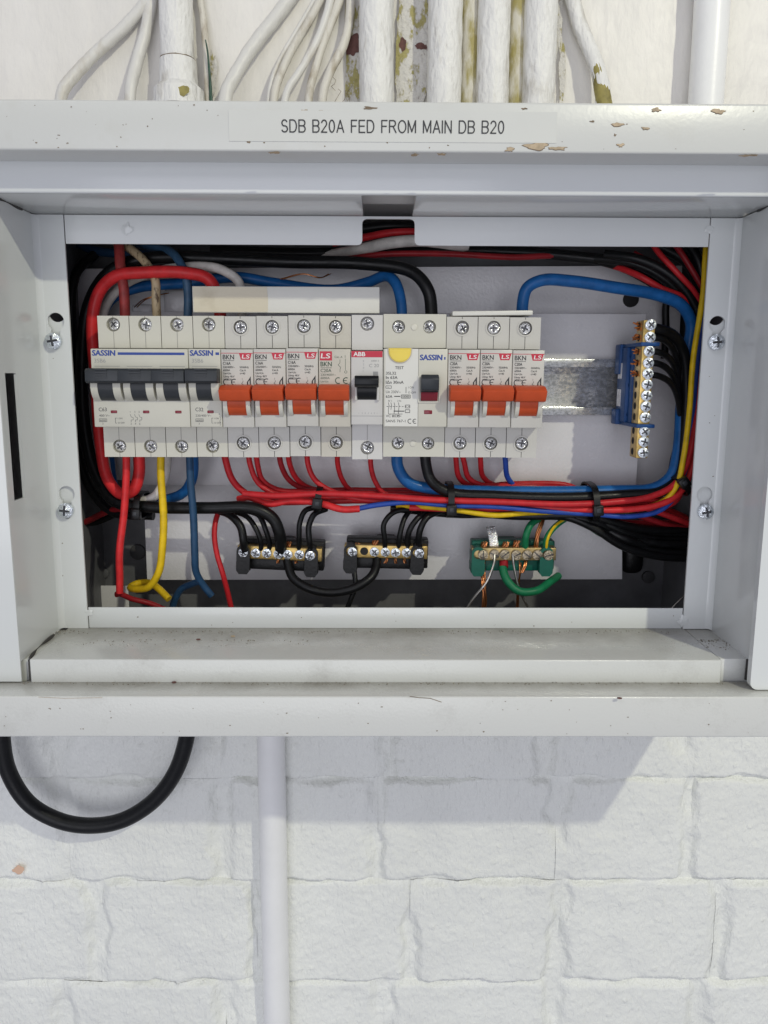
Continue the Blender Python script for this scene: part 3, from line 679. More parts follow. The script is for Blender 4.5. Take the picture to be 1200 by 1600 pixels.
def sassin_print(t, xl, n, amp, ln, volt):
    bm = bmesh.new(); text(bm, 'SASSIN', xl + .0011, .0176, YT, .0029, width=.0125, bold=.065, shear=.06)
    if n > 1: flat(bm, xl + .0152, xl + .0520, .0180, .0194, YT)
    else: flat(bm, xl + .0152, xl + .0172, .0180, .0194, YT)
    obj('printing', bm, 'ink_blue', t)
    bm = bmesh.new(); text(bm, '3SB6', xl + .0020, .0138, YT, .0021, width=.0063)
    for i in range(n): line(bm, [(xl + i * MW + .002, .0118), (xl + (i + 1) * MW - .002, .0118)], .00022, YT)
    obj('printing', bm, 'ink_faint', t)
    bm = bmesh.new(); text(bm, amp, xl + .0030, -.0130, YT, .0020, width=.0044, bold=.015)
    text(bm, volt, xl + .0030, -.0160, YT, .0012, width=.0060 if n > 1 else .0088)
    line(bm, [(xl + .003, -.0172), (xl + .0072, -.0172), (xl + .0072, -.0188), (xl + .003, -.0188), (xl + .003, -.0172)], .0002, YT); text(bm, '6000', xl + .0034, -.0186, YT, .0010, width=.0034)
    text(bm, '3', xl + .0046, -.0204, YT, .0010)
    a = xl + .0120
    line(bm, [(a + .0008, -.0168), (a, -.0168), (a, -.0196), (a + .0008, -.0196)], .00022, YT); text(bm, 'I ON', a + .0014, -.0174, YT, .0009); text(bm, 'O OFF', a + .0014, -.0199, YT, .0009)
    if n > 1:
        for q in range(3):
            a = xl + .0204 + q * .0024; text(bm, str(2 * q + 1), a, -.0138, YT, .0010); text(bm, str(2 * q + 2), a, -.0204, YT, .0010)
            line(bm, [(a, -.0146), (a + .0006, -.0162), (a + .0016, -.0164), (a + .0016, -.0178), (a + .0004, -.0178), (a + .0004, -.0190)], .0002, YT)
    else:
        a = xl + .0164; text(bm, '1', a, -.0150, YT, .0009); line(bm, [(a, -.0158), (a + .0008, -.0172), (a, -.0184), (a + .0006, -.0196)], .0002, YT); text(bm, '2', a, -.0208, YT, .0009)
    obj('printing', bm, 'ink_grey', t)

t = thing('circuit_breaker', 'ivory three-pole breaker marked C63 with one long grey handle bar, far left of row', 'circuit breaker', bloc(0, 3), 'breakers on the rail')
body(t, 3, 'plastic_ivory')
for i in range(3): sassin_pole(t, (i - 1) * MW, i == 0, i == 2)
sassin_print(t, -1.5 * MW, 3, 'C63', 3, '400 V~')
t = thing('circuit_breaker', 'ivory single-pole breaker marked C32 with short grey handle, next to the three-pole one', 'circuit breaker', bloc(3, 1), 'breakers on the rail')
body(t, 1, 'plastic_ivory'); sassin_pole(t, 0, True, True); sassin_print(t, -.5 * MW, 1, 'C32', 1, '230/400 V~')

def orange_breaker(mod, label, amp, m='plastic_grey', old=False):
    t = thing('circuit_breaker', label, 'circuit breaker', bloc(mod, 1), 'breakers on the rail')
    body(t, 1, m); wd = MW / 2
    term(t, 0, wd, ZN1 + .0001, ZS1, .0340, m, ring=True)
    term(t, 0, wd, ZS0, ZN0 - .0001, -.0318, m, ring=True)
    bm = bmesh.new()
    for sx in (-1, 1):
        xa, xb = (-.0074, -.0052) if sx < 0 else (.0052, .0074)
        drum(bm, xa, xb, -.0545, -.0072, .0094, R(-72), R(60))
    obj('cheek', bm, 'cheek', t, 50)
    bm = bmesh.new(); drum(bm, -.0051, .0051, -.0545, -.0070, .0088, R(-78), R(60)); obj('toggle', bm, 'handle_orange', t, 50)
    bm = bmesh.new(); prism_x(bm, [(-.0560, .0022), (-.0655, .0016), (-.0716, -.0010), (-.0682, -.0066), (-.0630, -.0072), (-.0560, -.0066)], -.0084, .0084, .0005, 2); obj('handle', bm, 'handle_orange', t)
    x = -.0078
    ik = 'ink_green' if old else 'ink_black'
    if not old:
        bm = bmesh.new(); flat(bm, -.0088, .0088, .0190, .0193, YT)
        flat_poly(bm, [(.0012, .0191), (.0082, .0191), (.0072, .0156), (.0022, .0156)], YT - .00002); obj('printing', bm, 'ink_red', t)
        bm = bmesh.new(); text(bm, 'LS', .0028, .0163, YT - .0001, .0021, width=.0040, bold=.03, shear=.15); obj('printing', bm, 'ink_white', t)
        bm = bmesh.new(); text(bm, 'BKN', x, .0158, YT, .0025, width=.0062, bold=.025); line(bm, [(x, .0151), (x + .0062, .0151)], .00022, YT)
        text(bm, amp, x, .0128, YT, .0016, width=.0042, bold=.03)
        for q, (s, ww) in enumerate((('230/400V~', .0065), ('6000A', .0038), ('Ue=Un', .0043), ('Uimp 4kV', .0062), ('VC8036', .0048))): text(bm, s, x, .0110 - q * .0017, YT, .0011, width=ww, bold=.02)
        for q, (s, ww) in enumerate((('50/60Hz', .0050), ('Cat.A', .0034), ('t=40', .0030))): text(bm, s, .0014, .0110 - q * .0017, YT, .0011, width=ww, bold=.02)
        zc, xc = .0034, x + .0000
    else:
        bm = bmesh.new(); flat(bm, -.0082, -.0014, .0150, .0200, YT - .00002); obj('printing', bm, 'ink_red', t)
        bm = bmesh.new(); text(bm, 'LS', -.0076, .0162, YT - .0001, .0026, width=.0050, bold=.03, shear=.15); obj('printing', bm, 'ink_white', t)
        bm = bmesh.new(); text(bm, 'BKN', x, .0118, YT, .0025, width=.0062, bold=.025); line(bm, [(x, .0110), (x + .0062, .0110)], .00022, YT)
        text(bm, amp, x, .0086, YT, .0018, width=.0060, bold=.01); text(bm, '230/400V~', x, .0066, YT, .0012, width=.0085); text(bm, '6000A', x, .0048, YT, .0012, width=.0050); text(bm, 'Ue=Un', x, .0030, YT, .0010, width=.0042)
        text(bm, 'Cat. A', .0000, .0164, YT, .0011, width=.0044); line(bm, [(.0060, .0160), (.0060, .0098)], .00022, YT); text(bm, 'I', .0058, .0165, YT, .0014); text(bm, 'O', .0054, .0080, YT, .0015)
        line(bm, [(.0030, .0155), (.0030, .0138), (.0020, .0126), (.0034, .0112), (.0030, .0102), (.0030, .0086)], .00022, YT)
        zc, xc = .0040, .0004
    # the two rounded letters of the conformity mark, from arcs
    for q, cx in enumerate((xc + .0016, xc + .0060)):
        r_ = .0016; pts = [(cx + r_ * math.cos(a), zc + r_ * math.sin(a)) for a in [R(60 + i * 20) for i in range(13)]]
        line(bm, pts, .0005, YT)
        if q: line(bm, [(cx - r_, zc), (cx + .0003, zc)], .0004, YT)
    if not old:
        a = .0026; text(bm, '1', a, .0046, YT, .0010); line(bm, [(a + .0004, .0042), (a + .0004, .0034), (a - .0004, .0026), (a + .0010, .0018), (a + .0004, .0008)], .00022, YT)
        sheet(bm, [[(.0052, .0034), (.0074, .0066), (.0074, .0012), (.0052, .0012)], [(.0059, .0034), (.0067, .0045), (.0067, .0019), (.0059, .0019)]], YT, YT)
    obj('printing', bm, ik, t)
    return t
orange_breaker(4, 'grey breaker with orange handle marked C16A, first one right of the C32 breaker', 'C16A')
orange_breaker(5, 'grey breaker with orange handle marked C16A, middle of the three C16A breakers', 'C16A')
orange_breaker(6, 'grey breaker with orange handle marked C16A, touching the yellowed green-print breaker', 'C16A')
orange_breaker(7, 'yellowed breaker with orange handle, square red logo and green print', 'C20A', 'plastic_aged', True)
# cool grey breaker with the black handle
t = thing('circuit_breaker', 'pale grey breaker with black handle and red band, left of the yellow test button', 'circuit breaker', bloc(8, 1), 'breakers on the rail')
bz1, bz0 = .0412, -.0412
body(t, 1, 'plastic_cool', zs1=bz1, zs0=bz0, zn1=.0212, zn0=-.0205); wd = MW / 2
term(t, 0, wd, .0214, bz1, .0362, 'plastic_cool', hr=.0040, seam=False); term(t, 0, wd, bz0, -.0206, -.0343, 'plastic_cool', hr=.0040, seam=True, faint=True)
bm = bmesh.new(); flat(bm, -.0086, .0086, .0172, .0206, YT); obj('printing', bm, 'ink_red', t)
bm = bmesh.new(); text(bm, 'ABB', -.0074, .0178, YT - .0001, .0022, width=.0064, bold=.05); obj('printing', bm, 'ink_white', t)
bm = bmesh.new(); text(bm, 'C 20', .0012, .0118, YT, .0018, width=.0054)
for q in range(4): text(bm, 'S201'[q], -.0022, .0146 - q * .0018, YT, .0010)
flat(bm, .0034, .0062, .0064, .0094, YT + .00003); text(bm, '6000 3', .0024, .0148, YT, .0009, width=.0042)
for q in range(7): text(bm, '1203451'[q], -.0046 + q * .0017, -.0140, YT, .0008)
line(bm, [(-.0088, -.0152), (.0088, -.0152)], .00025, YT)
obj('printing', bm, 'ink_faint', t)
bm = bmesh.new(); prism_x(bm, [(-.0570, .0068), (-.0670, .0072), (-.0690, .0056), (-.0690, .0022), (-.0660, .0008), (-.0570, .0008)], -.0066, .0066, .0005, 2); obj('handle', bm, 'handle_black', t)
bm = bmesh.new(); drum(bm, -.0052, .0052, -.0555, -.0005, .0062, R(-70), R(60)); obj('toggle', bm, 'handle_black', t, 50)
bm = bmesh.new(); box(bm, -.0070, -.0054, YN - .0022, YN + .001, -.0066, .0030, .0005); box(bm, .0054, .0070, YN - .0022, YN + .001, -.0066, .0030, .0005); obj('cheek', bm, 'plastic_cool', t)
# residual current device
t = thing('earth_leakage_switch', 'two-module ivory earth leakage switch with yellow half-round test button', 'leakage switch', bloc(9, 2))
body(t, 2, 'plastic_ivory', zs1=.0412)
term(t, 0, MW, ZN1 + .0001, .0412, .0340, 'plastic_ivory', holes=[-.0092, .0084], seam=False, hr=.0037)
term(t, 0, MW, ZS0, ZN0 - .0001, -.0322, 'plastic_ivory', holes=[-.0092, .0084], seam=False, hr=.0037)
for zz in (.0338, -.0322):
    bm = bmesh.new(); cyl(bm, (-.0004, YSH - .0001, zz), (0, 1, 0), .0018, .0008, 16, bev=.0003); obj('plug', bm, 'cheek', t)
bm = bmesh.new(); sheet(bm, [circle(-.0088, .0200, .0062, 18, math.pi, 2 * math.pi) + [(-.0026, .0216), (-.0150, .0216)]], YN - .0016, YN + .001)
bmesh.ops.bevel(bm, geom=[e for e in bm.edges if all(abs(v.co.y - (YN - .0016)) < 1e-5 for v in e.verts) and len(e.link_faces) == 2 and abs(e.calc_face_angle(0)) > 0.5], offset=.0006, segments=2, affect='EDGES')
tb = obj('test_button', bm, 'button_yellow', t)
bm = bmesh.new(); sheet(bm, [circle(-.0088, .0200, .0068, 18, math.pi, 2 * math.pi) + [(-.0020, .0216), (-.0156, .0216)]], YN - .0004, YN + .001); obj('button_surround', bm, 'plastic_aged', tb)
bm = bmesh.new(); flat_poly(bm, [(-.0168, -.0214), (.0014, -.0214), (.0014, .0213), (-.0168, .0213)], YN - .00004); obj('printed_panel', bm, 'plastic_white', t)
bm = bmesh.new()
text(bm, 'TEST', -.0114, .0102, YT, .0016, width=.0048, bold=.02)
for s, z, h, ww, b in (('3SL32', .0072, .0015, .0056, .02), ('In 63A', .0048, .0016, .0064, .03), ('I\u0394n 30mA', .0022, .0016, .0098, .03), ('Un 230V~', -.0030, .0014, .0082, .005), ('63A', -.0056, .0014, .0036, .03), ('VC 8035', -.0164, .0014, .0078, .012), ('SANS 767-1', -.0192, .0014, .0110, .012)):
    text(bm, s, -.0164, z, YT, h, width=ww, bold=b)
line(bm, [(-.0164, .0010), (-.0134, .0010), (-.0134, -.0004), (-.0164, -.0004), (-.0164, .0010)], .00025, YT); text(bm, '~', -.0158, -.0004, YT, .0016)
line(bm, [(-.0052, .0004), (-.0052, -.0030)], .0003, YT); text(bm, 'I ON', -.0040, -.0004, YT, .0011); text(bm, 'O OFF', -.0040, -.0032, YT, .0011)
line(bm, [(-.0118, -.0048), (-.0084, -.0048)], .0005, YT); line(bm, [(-.0078, -.0040), (-.0028, -.0040), (-.0028, -.0058), (-.0078, -.0058), (-.0078, -.0040)], .0003, YT); text(bm, '10000', -.0073, -.0055, YT, .0012, width=.0040, bold=.02)
x = -.0160
for a in range(8): line(bm, [(x + a * .0017, -.0104), (x + a * .0017 + .0010, -.0104)], .00028, YT)
for a in (.001, .0024, .0042, .0066): line(bm, [(x + a, -.0082), (x + a + .0004, -.0100), (x + a, -.0146 if a > .003 else -.0122)], .00026, YT)
line(bm, [(x + .001, -.0122), (x + .001, -.0146), (x + .009, -.0146)], .00026, YT); line(bm, [(x + .004, -.0130), (x + .010, -.0130)], .0005, YT)
for q in range(2): line(bm, [(x + .0105, -.0096 - q * .0026), (x + .0130, -.0096 - q * .0026), (x + .0130, -.0112 - q * .0026), (x + .0105, -.0112 - q * .0026), (x + .0105, -.0096 - q * .0026)], .0003, YT)
for s, xx, z in (('N 1', x + .001, -.0078), ('3 N', x + .006, -.0078), ('2', x + .003, -.0162), ('4 N', x + .006, -.0162)): text(bm, s, xx, z, YT, .0010)
for q, cx in enumerate((-.0028, .0000)):
    r_ = .0012; pts = [(cx + r_ * math.cos(a), -.0186 + r_ * math.sin(a)) for a in [R(60 + i * 20) for i in range(13)]]; line(bm, pts, .0004, YT)
    if q: line(bm, [(cx - r_, -.0186), (cx + .0002, -.0186)], .0003, YT)
obj('printing', bm, 'ink_black', t)
bm = bmesh.new(); text(bm, 'SASSIN', .0024, .0152, YT, .0029, width=.0122, bold=.065, shear=.06); flat(bm, .0158, .0166, .0155, .0169, YT); obj('printing', bm, 'ink_blue', t)
bm = bmesh.new(); sheet(bm, [[(.0014, -.0082), (.0140, -.0082), (.0140, .0066), (.0014, .0066)], [(.0022, -.0074), (.0132, -.0074), (.0132, .0058), (.0022, .0058)]], YN - .0008, YN + .0006); obj('toggle_bezel', bm, 'plastic_ivory', t)
bm = bmesh.new(); prism_x(bm, [(-.0570, .0060), (-.0640, .0074), (-.0668, .0050), (-.0655, -.0010), (-.0600, -.0030), (-.0570, -.0030)], .0028, .0126, .0006, 2); tg = obj('toggle', bm, 'handle_grey', t)
bm = bmesh.new(); prism_x(bm, [(-.0560, -.0020), (-.0625, -.0024), (-.0595, -.0072), (-.0560, -.0072)], .0030, .0124, .0003); obj('toggle_flag', bm, 'window_red', tg)
bm = bmesh.new(); box(bm, .0050, .0096, YN - .0003, YN + .001, -.0146, -.0124, .0003); obj('indicator_window', bm, 'window_red', t)
bm = bmesh.new(); flat(bm, .00155, .0018, -.0214, .0213, YT); obj('seam', bm, 'seam_faint', t)

orange_breaker(11, 'grey breaker with orange handle marked C20A, beside the earth leakage switch', 'C20A', 'plastic_grey')
orange_breaker(12, 'grey breaker with orange handle marked C20A, second from the bare rail', 'C20A', 'plastic_grey')
orange_breaker(13, 'grey breaker with orange handle marked C20A, at the bare rail end of the row', 'C20A', 'plastic_grey')

# blanking strips lying on the breakers
a = P(300, 447, 0.472); b = P(593, 490, 0.472)
t = thing('blanking_strip', 'long white plastic strip standing on the breakers, cream tape on its left end', 'plastic strip', ((a.x + b.x) / 2, .474, b.z))
bm = bmesh.new(); box(bm, a.x, b.x, .472, .4745, b.z + .0002, a.z, .0004); obj('strip', bm, 'plastic_white', t, world=True)
c = P(418, 470, 0.472)
bm = bmesh.new(); sheet(bm, [[(a.x + .0006, b.z + .0006), (c.x, b.z + .0006), (c.x + .0003, (a.z + b.z) / 2), (c.x - .0002, a.z - .0004), (a.x + .0004, a.z - .0003)]], .4717, .4722); obj('tape', bm, 'tape_cream', t, world=True)
a = P(705, 487, 0.475); b = P(829, 481, 0.475)
bm = bmesh.new(); z0 = ZC + ZS1 + .0003
box(bm, a.x, b.x, .467, .487, 0, .0026, .0005, mtx=Matrix.Translation((0, 0, z0)) @ Matrix.Translation((a.x, 0, 0)) @ Matrix.Rotation(R(-0.9), 4, 'Y') @ Matrix.Translation((-a.x, 0, 0)))
o = obj('blanking_strip', bm, 'plastic_white'); tag(o, 'short white plastic strip lying flat on top of the three C20A breakers', 'plastic strip')

# =================================================================== TERMINAL BARS
# upright brass bar in a blue holder
c0 = P(1012, 500, .468); c1 = P(1002, 716, .468); bx = (P(1014, 508, .468).x + P(1004, 707, .468).x) / 2
t = thing('terminal_bar', 'upright brass terminal bar with twelve screws in a blue holder on the rail', 'terminal bar', (bx, RY, c1.z))
hw = .0034; scr = [508, 527, 549, 567, 584, 601, 618, 635, 652, 674, 690, 707]
bm = bmesh.new(); box(bm, bx - hw, bx + hw, .468, .4805, c1.z, c0.z, .0004); obj('bar', bm, 'brass', t, world=True)
bm = bmesh.new()
for v in scr:
    z = P(1008, v, .468).z; cyl(bm, (bx - hw, .4755, z), (1, 0, 0), .0021, .0003, 14)
obj('wire_hole', bm, 'void', t, world=True)
for v in scr:
    z = P(1008, v, .468).z; screw('bar', t, Vector((bx + .0002, .4676, z)) - t.location)
h1 = P(985, 540, .49).z; h0 = P(985, 662, .49).z
bm = bmesh.new()
box(bm, bx - hw - .0004, bx + hw - .0004, .4812, .5065, h0, h1, .0006); box(bm, bx - hw - .0022, bx + hw - .001, .4880, .5062, h0 + .001, h1 - .001, .0006)
box(bm, bx - hw - .0034, bx + hw - .001, .4990, .5095, h1 - .0170, h1 + .0012, .0008); box(bm, bx - hw - .0040, bx + hw - .001, .4990, .5095, h0 - .0010, h0 + .0085, .0008)
for z in (h1, h0): box(bm, bx - hw - .0016, bx + .0058, .4655, .5000, z - .0011, z + .0011, .0005)
for f in (.12, .50, .86): box(bm, bx - hw - .0012, bx + .001, .4880, .5060, h0 + (h1 - h0) * f - .0012, h0 + (h1 - h0) * f + .0012, .0004)
obj('holder', bm, 'holder_blue', t, world=True)
bm = bmesh.new()
for (za, zb) in ((.58, .78), (.22, .44)):
    z1 = h0 + (h1 - h0) * zb; z0 = h0 + (h1 - h0) * za; box(bm, bx - hw - .0025, bx - hw, .4970, .5040, z0, z1)
obj('holder_slot', bm, 'plate_paint', t, world=True)
bm = bmesh.new()
for v in (508, 512, 527, 549, 567, 584):
    z = P(1000, v, .475).z
    for q in range(5): tube(bm, [(bx - hw + .001, .4745 + q * .0005, z + random.uniform(-.001, .001)), (bx - hw - random.uniform(.001, .004), .474 + q * .0006, z + random.uniform(-.002, .002))], .0005, 6, smooth=False)
obj('copper_strand', bm, 'copper', t, world=True)

def hbar(u0, v0, u1, v1, screws, label, base_m, bar_m, sk, empty=()):
    Y = .500
    a = P(u0, v0, Y); b = P(u1, v1, Y); L = (b - a).length; mid = (a + b) / 2
    t = thing('terminal_bar', label, 'terminal bar', mid, 'short terminal bars under the wiring')
    t.rotation_euler.y = math.atan2(-(b.z - a.z), b.x - a.x)
    bm = bmesh.new(); box(bm, -L / 2, L / 2, 0, .0085, -.0042, .0042, .0005); obj('bar', bm, bar_m, t)
    bm = bmesh.new(); box(bm, -L / 2 + .001, L / 2 + .001, .0088, .0200, -.0125, .0068, .001)
    box(bm, -L / 2 + .004, L / 2 - .003, .0040, .0200, -.0120, -.0046, .0008); box(bm, -.006, .006, .0200, .0345, -.0105, .0050, .0008)
    obj('base', bm, base_m, t)
    for i, x in enumerate((-L / 2 + .0040, L / 2 - .0066)):
        bm = bmesh.new(); t2 = bmesh.new()
        pts = [(x - .0042, .0012)] + circle(x, .0010, .0042, 10, math.pi, 0)[::1] + [(x + .0042, -.0118), (x + .0026, -.0140), (x - .0026, -.0140), (x - .0042, -.0118)]
        sheet(bm, [pts, circle(x, .0002, .0029, 18)], -.0026, .0100)
        box(bm, x - .0046, x + .0046, -.0020, .0095, -.0120, -.0055, .0008)
        obj('end_clamp', bm, base_m, t)
    for i, u in enumerate(screws):
        x = (u - (u0 + u1) / 2) / (u1 - u0) * L
        if u in empty:
            bm = bmesh.new(); flat_poly(bm, circle(x, 0.0002, .0026, 18), -.0001); obj('screw_hole', bm, 'void', t); continue
        s = screw(sk, t, (x, -.0003 if 0 < i < len(screws) - 1 else -.0012, 0.0 + random.uniform(-.0002, .0002)))
    return t, L
t1, L1 = hbar(371, 862, 503, 868, [381, 400, 417, 435, 450, 468, 485], 'brass bar with seven screws and black end clamps, under the left wiring', 'holder_black', 'brass_mid', 'hbar')
t2, L2 = hbar(538, 861, 668, 864, [551, 569, 585, 602, 618, 635, 655], 'brass bar in black clamps with one empty screw hole, middle of the three', 'holder_black', 'brass_mid', 'hbar', (569,))
t3, L3 = hbar(737, 866, 869, 866, [754, 772, 788, 806, 823, 839, 856], 'earth bar with dull slotted screws and green end clamps', 'holder_green', 'brass_dull', 'slot')

# =================================================================== WIRES
def wire(label, pts, dia_px, m, cat='wire', group=None, Y=None, name=None, n=10, per=7):
    """pts: (u, v, depth); the tube is a round cable of constant real diameter"""
    q = [P(u, v, d) + (Vector((random.uniform(-1, 1), random.uniform(-1, 1), random.uniform(-1, 1))) * .0007 if 0 < i < len(pts) - 1 else Vector()) for i, (u, v, d) in enumerate(pts)]
    Ym = sum(p[2] for p in pts) / len(pts)
    rad = dia_px / 2 * Ym / 1235
    bm = bmesh.new(); tube(bm, q, rad, n, per)
    o = obj(name or cat.replace(' ', '_'), bm, 'wire_' + m if 'wire_' + m in M else m, None, 60)
    return tag(o, label, cat, group)
S = 0.490   # depth at the terminals
GI = 'wiring inside the box'
# loops on the left
wire('thick red cable looping round the left end of the breaker row', [(216, 695, S), (216, 742, S), (206, 768, S), (186, 771, .492), (169, 748, .495), (157, 690, .497), (150, 600, .495), (147, 500, .490), (156, 455, .488), (182, 431, .486), (222, 425, .484), (290, 427, .484), (325, 437, .486), (342, 465, .488), (345, 510, S)], 18, 'red_bright', 'cable', GI)
wire('dusty red wire entering the top left terminal from above', [(183, 350, .496), (185, 383, .493), (187, 420, .488), (192, 455, .486), (196, 510, S)], 15, 'red_dusty', 'wire', GI)
wire('scorched cream wire entering the second top terminal', [(178, 376, .505), (200, 388, .498), (226, 408, .490), (242, 440, .486), (246, 470, .487), (246, 510, S)], 13, 'scorched', 'wire', GI)
wire('dusty blue wire entering the third top terminal', [(215, 380, .51), (245, 386, .505), (272, 397, .495), (288, 428, .488), (292, 460, .487), (293, 510, S)], 13, 'blue_dusty', 'wire', GI)
wire('white cable curving behind the red loop into the breakers', [(262, 695, .497), (259, 745, .497), (240, 776, .497), (205, 783, .500), (176, 768, .505), (161, 690, .508), (157, 560, .508), (163, 485, .505), (190, 445, .503), (250, 425, .500), (320, 417, .496), (352, 424, .493), (373, 442, .492), (378, 510, S)], 14, 'white', 'cable', GI)
wire('thick blue cable running behind the breakers to the earth leakage switch', [(301, 695, .500), (300, 745, .500), (287, 770, .503), (255, 781, .507), (210, 784, .510), (182, 768, .514), (168, 700, .517), (158, 600, .517), (156, 505, .514), (175, 467, .512), (215, 451, .510), (290, 444, .508), (370, 433, .506), (430, 442, .508), (520, 452, .512), (575, 441, .508), (602, 432, .500), (619, 444, .494), (627, 475, S), (628, 510, S)], 16, 'blue', 'cable', GI)
wire('thick black cable circling the breakers from the leakage switch to the left bar', [(673, 510, S), (673, 485, S), (667, 452, .488), (643, 426, .492), (570, 412, .497), (450, 408, .500), (330, 404, .500), (235, 403, .500), (176, 421, .502), (140, 470, .505), (127, 560, .506), (132, 680, .506), (152, 745, .502), (182, 784, .496), (245, 794, .492), (330, 792, .490), (395, 795, .489), (424, 808, .490), (436, 832, .492), (439, 866, .503)], 19, 'black', 'cable', GI)
wire('black cable hugging the left side of the box', [(150, 395, .535), (116, 430, .525), (112, 540, .520), (117, 690, .520), (138, 760, .516), (175, 800, .512), (240, 806, .508)], 14, 'black', 'cable', GI)
# hanging tails under the three-pole breaker
wire('bright red wire hanging straight down from the three-pole breaker', [(197, 695, .482), (197, 740, .480), (193, 800, .478), (188, 860, .478), (186, 905, .480), (187, 926, .482)], 11.5, 'red_bright', 'wire', GI)
wire('red wire tail bent along the bottom of the box', [(181, 929, .484), (188, 927, .486), (205, 934, .492), (235, 942, .497), (275, 960, .502)], 9, 'red_deep', 'wire', GI)
wire('yellow wire hanging from the three-pole breaker with a curled end', [(252, 695, .482), (253, 740, .480), (255, 810, .478), (255, 860, .478), (249, 893, .480), (235, 915, .483), (217, 921, .490), (205, 917, .498), (212, 911, .504), (232, 911, .503), (247, 919, .497), (264, 936, .492)], 11.5, 'yellow', 'wire', GI)
wire('dark blue wire hanging from the three-pole breaker', [(296, 695, .482), (298, 745, .480), (301, 810, .478), (303, 865, .479), (308, 895, .482), (318, 915, .485), (331, 931, .486)], 11.5, 'blue_dark', 'wire', GI)
wire('dark blue wire tail curving off to the lower edge', [(312, 908, .490), (300, 912, .495), (284, 921, .498), (274, 937, .500), (266, 962, .500)], 11, 'blue_dark', 'wire', GI)
wire('thin red wire dropping left of the first brass bar', [(343, 795, .505), (338, 815, .500), (334, 838, .496), (337, 866, .494), (347, 893, .494), (356, 922, .496), (364, 962, .498)], 8.5, 'red', 'wire', GI)
for i, pts in enumerate([[(110, 826, .530), (140, 812, .522), (172, 800, .512), (222, 790, .505)], [(110, 818, .535), (150, 815, .525), (190, 802, .515), (230, 797, .507)]]):
    wire(('dark red wire running off to the left under the cable loop', 'black wire running off to the left under the cable loop')[i], pts, 10, ('red_deep', 'black')[i], 'wire', GI)
# reds dropping from the small breakers into the harness
drops = [([(349, 695), (352, 722), (366, 752), (388, 772), (420, 784)], 784, 'red', 'red wire from under the C32 breaker sweeping into the harness', 10.5),
         ([(387, 695), (390, 725), (402, 752), (428, 770)], 776, 'red', 'left wire of the red pair under the first C16A breaker', 8.5),
         ([(399, 695), (402, 725), (412, 750), (436, 766)], 770, 'red', 'right wire of the red pair under the first C16A breaker', 8.5),
         ([(436, 695), (439, 725), (452, 752), (478, 766)], 772, 'red_deep', 'left wire of the red pair under the middle C16A breaker', 8.5),
         ([(450, 695), (453, 725), (462, 748), (488, 763)], 766, 'red', 'right wire of the red pair under the middle C16A breaker', 8.5),
         ([(480, 695), (482, 725), (490, 748), (512, 764)], 779, 'red', 'red wire dropping from the third C16A breaker', 8.5),
         ([(528, 695), (529, 725), (535, 750), (552, 768)], 774, 'red', 'red wire dropping from the yellowed breaker', 8.0),
         ([(580, 695), (581, 725), (586, 750), (604, 772)], 781, 'red', 'red wire dropping from the breaker with black handle', 8.0),
         ([(712, 695), (713, 722), (718, 745), (738, 758)], 757, 'red', 'left wire of the red pair beside the leakage switch', 8.5),
         ([(719, 695), (724, 722), (732, 745), (752, 757)], 760, 'red', 'right wire of the red pair beside the leakage switch', 8.5),
         ([(750, 695), (751, 722), (755, 745), (775, 757)], 755, 'red', 'red wire dropping from the middle C20A breaker', 8.5)]
for i, (pts, v, m, lab, wd) in enumerate(drops):
    y0 = .494
    yb = (.500, .496, .502, .505, .508, .492, .506, .499, .506, .503, .509)[i]
    p = [(u, vv, y0 + (yb - y0) * min(1, k / 3)) for k, (u, vv) in enumerate(pts)]
    u = pts[-1][0] + 60
    ue = 1040 if i in (0, 1, 5, 7) else (885 if i >= 8 else 1000)
    while u < ue:
        p.append((u, v + random.uniform(-1.5, 1.5) + (4 if u > 850 and i < 8 else 0), yb)); u += 85
    if i in (0, 1, 5, 7): p += [(1052, v + random.uniform(-6, 2), yb), (1072, 738 + i * 2, yb + .002), (1082, 690, yb + .004), (1088, 610, yb + .008), (1094, 500, yb + .012), (1098, 400, .520)]
    elif i >= 8: p += [(905, 766, yb + .002), (960, 778, yb + .004), (1010, 790, .514)]
    else: p += [(1010, 789, yb + .004), (1050, 800, .516), (1100, 822, .522)]
    wire(lab, p, wd, m, 'wire', GI)
wire('thin blue wire dropping from the last C20A breaker', [(788, 695, .494), (790, 722, .496), (795, 745, .500), (808, 762, .504), (850, 768, .506)], 8.5, 'blue_royal', 'wire', GI)
# the bigger runs of the harness
wire('thick blue cable from the leakage switch round the right side to the last breaker', [(621, 695, S), (623, 728, S), (636, 752, .491), (668, 764, .492), (740, 766, .493), (850, 768, .493), (960, 768, .493), (1020, 764, .494), (1048, 745, .495), (1060, 705, .497), (1067, 620, .500), (1076, 545, .500), (1079, 505, .498), (1066, 478, .495), (1030, 463, .491), (960, 448, .487), (890, 438, .485), (846, 437, .485), (824, 451, .486), (818, 478, .488), (818, 510, S)], 18, 'blue', 'cable', GI)
wire('thick black cable from the leakage switch along the harness to the upright bar', [(664, 695, .486), (666, 728, .486), (676, 752, .486), (700, 768, .487), (770, 774, .487), (880, 777, .487), (980, 775, .488), (1034, 768, .489), (1058, 745, .492), (1068, 690, .496), (1074, 610, .497), (1068, 552, .492), (1050, 524, .484), (1026, 513, .477), (1008, 511, .4755)], 17, 'black', 'cable', GI)
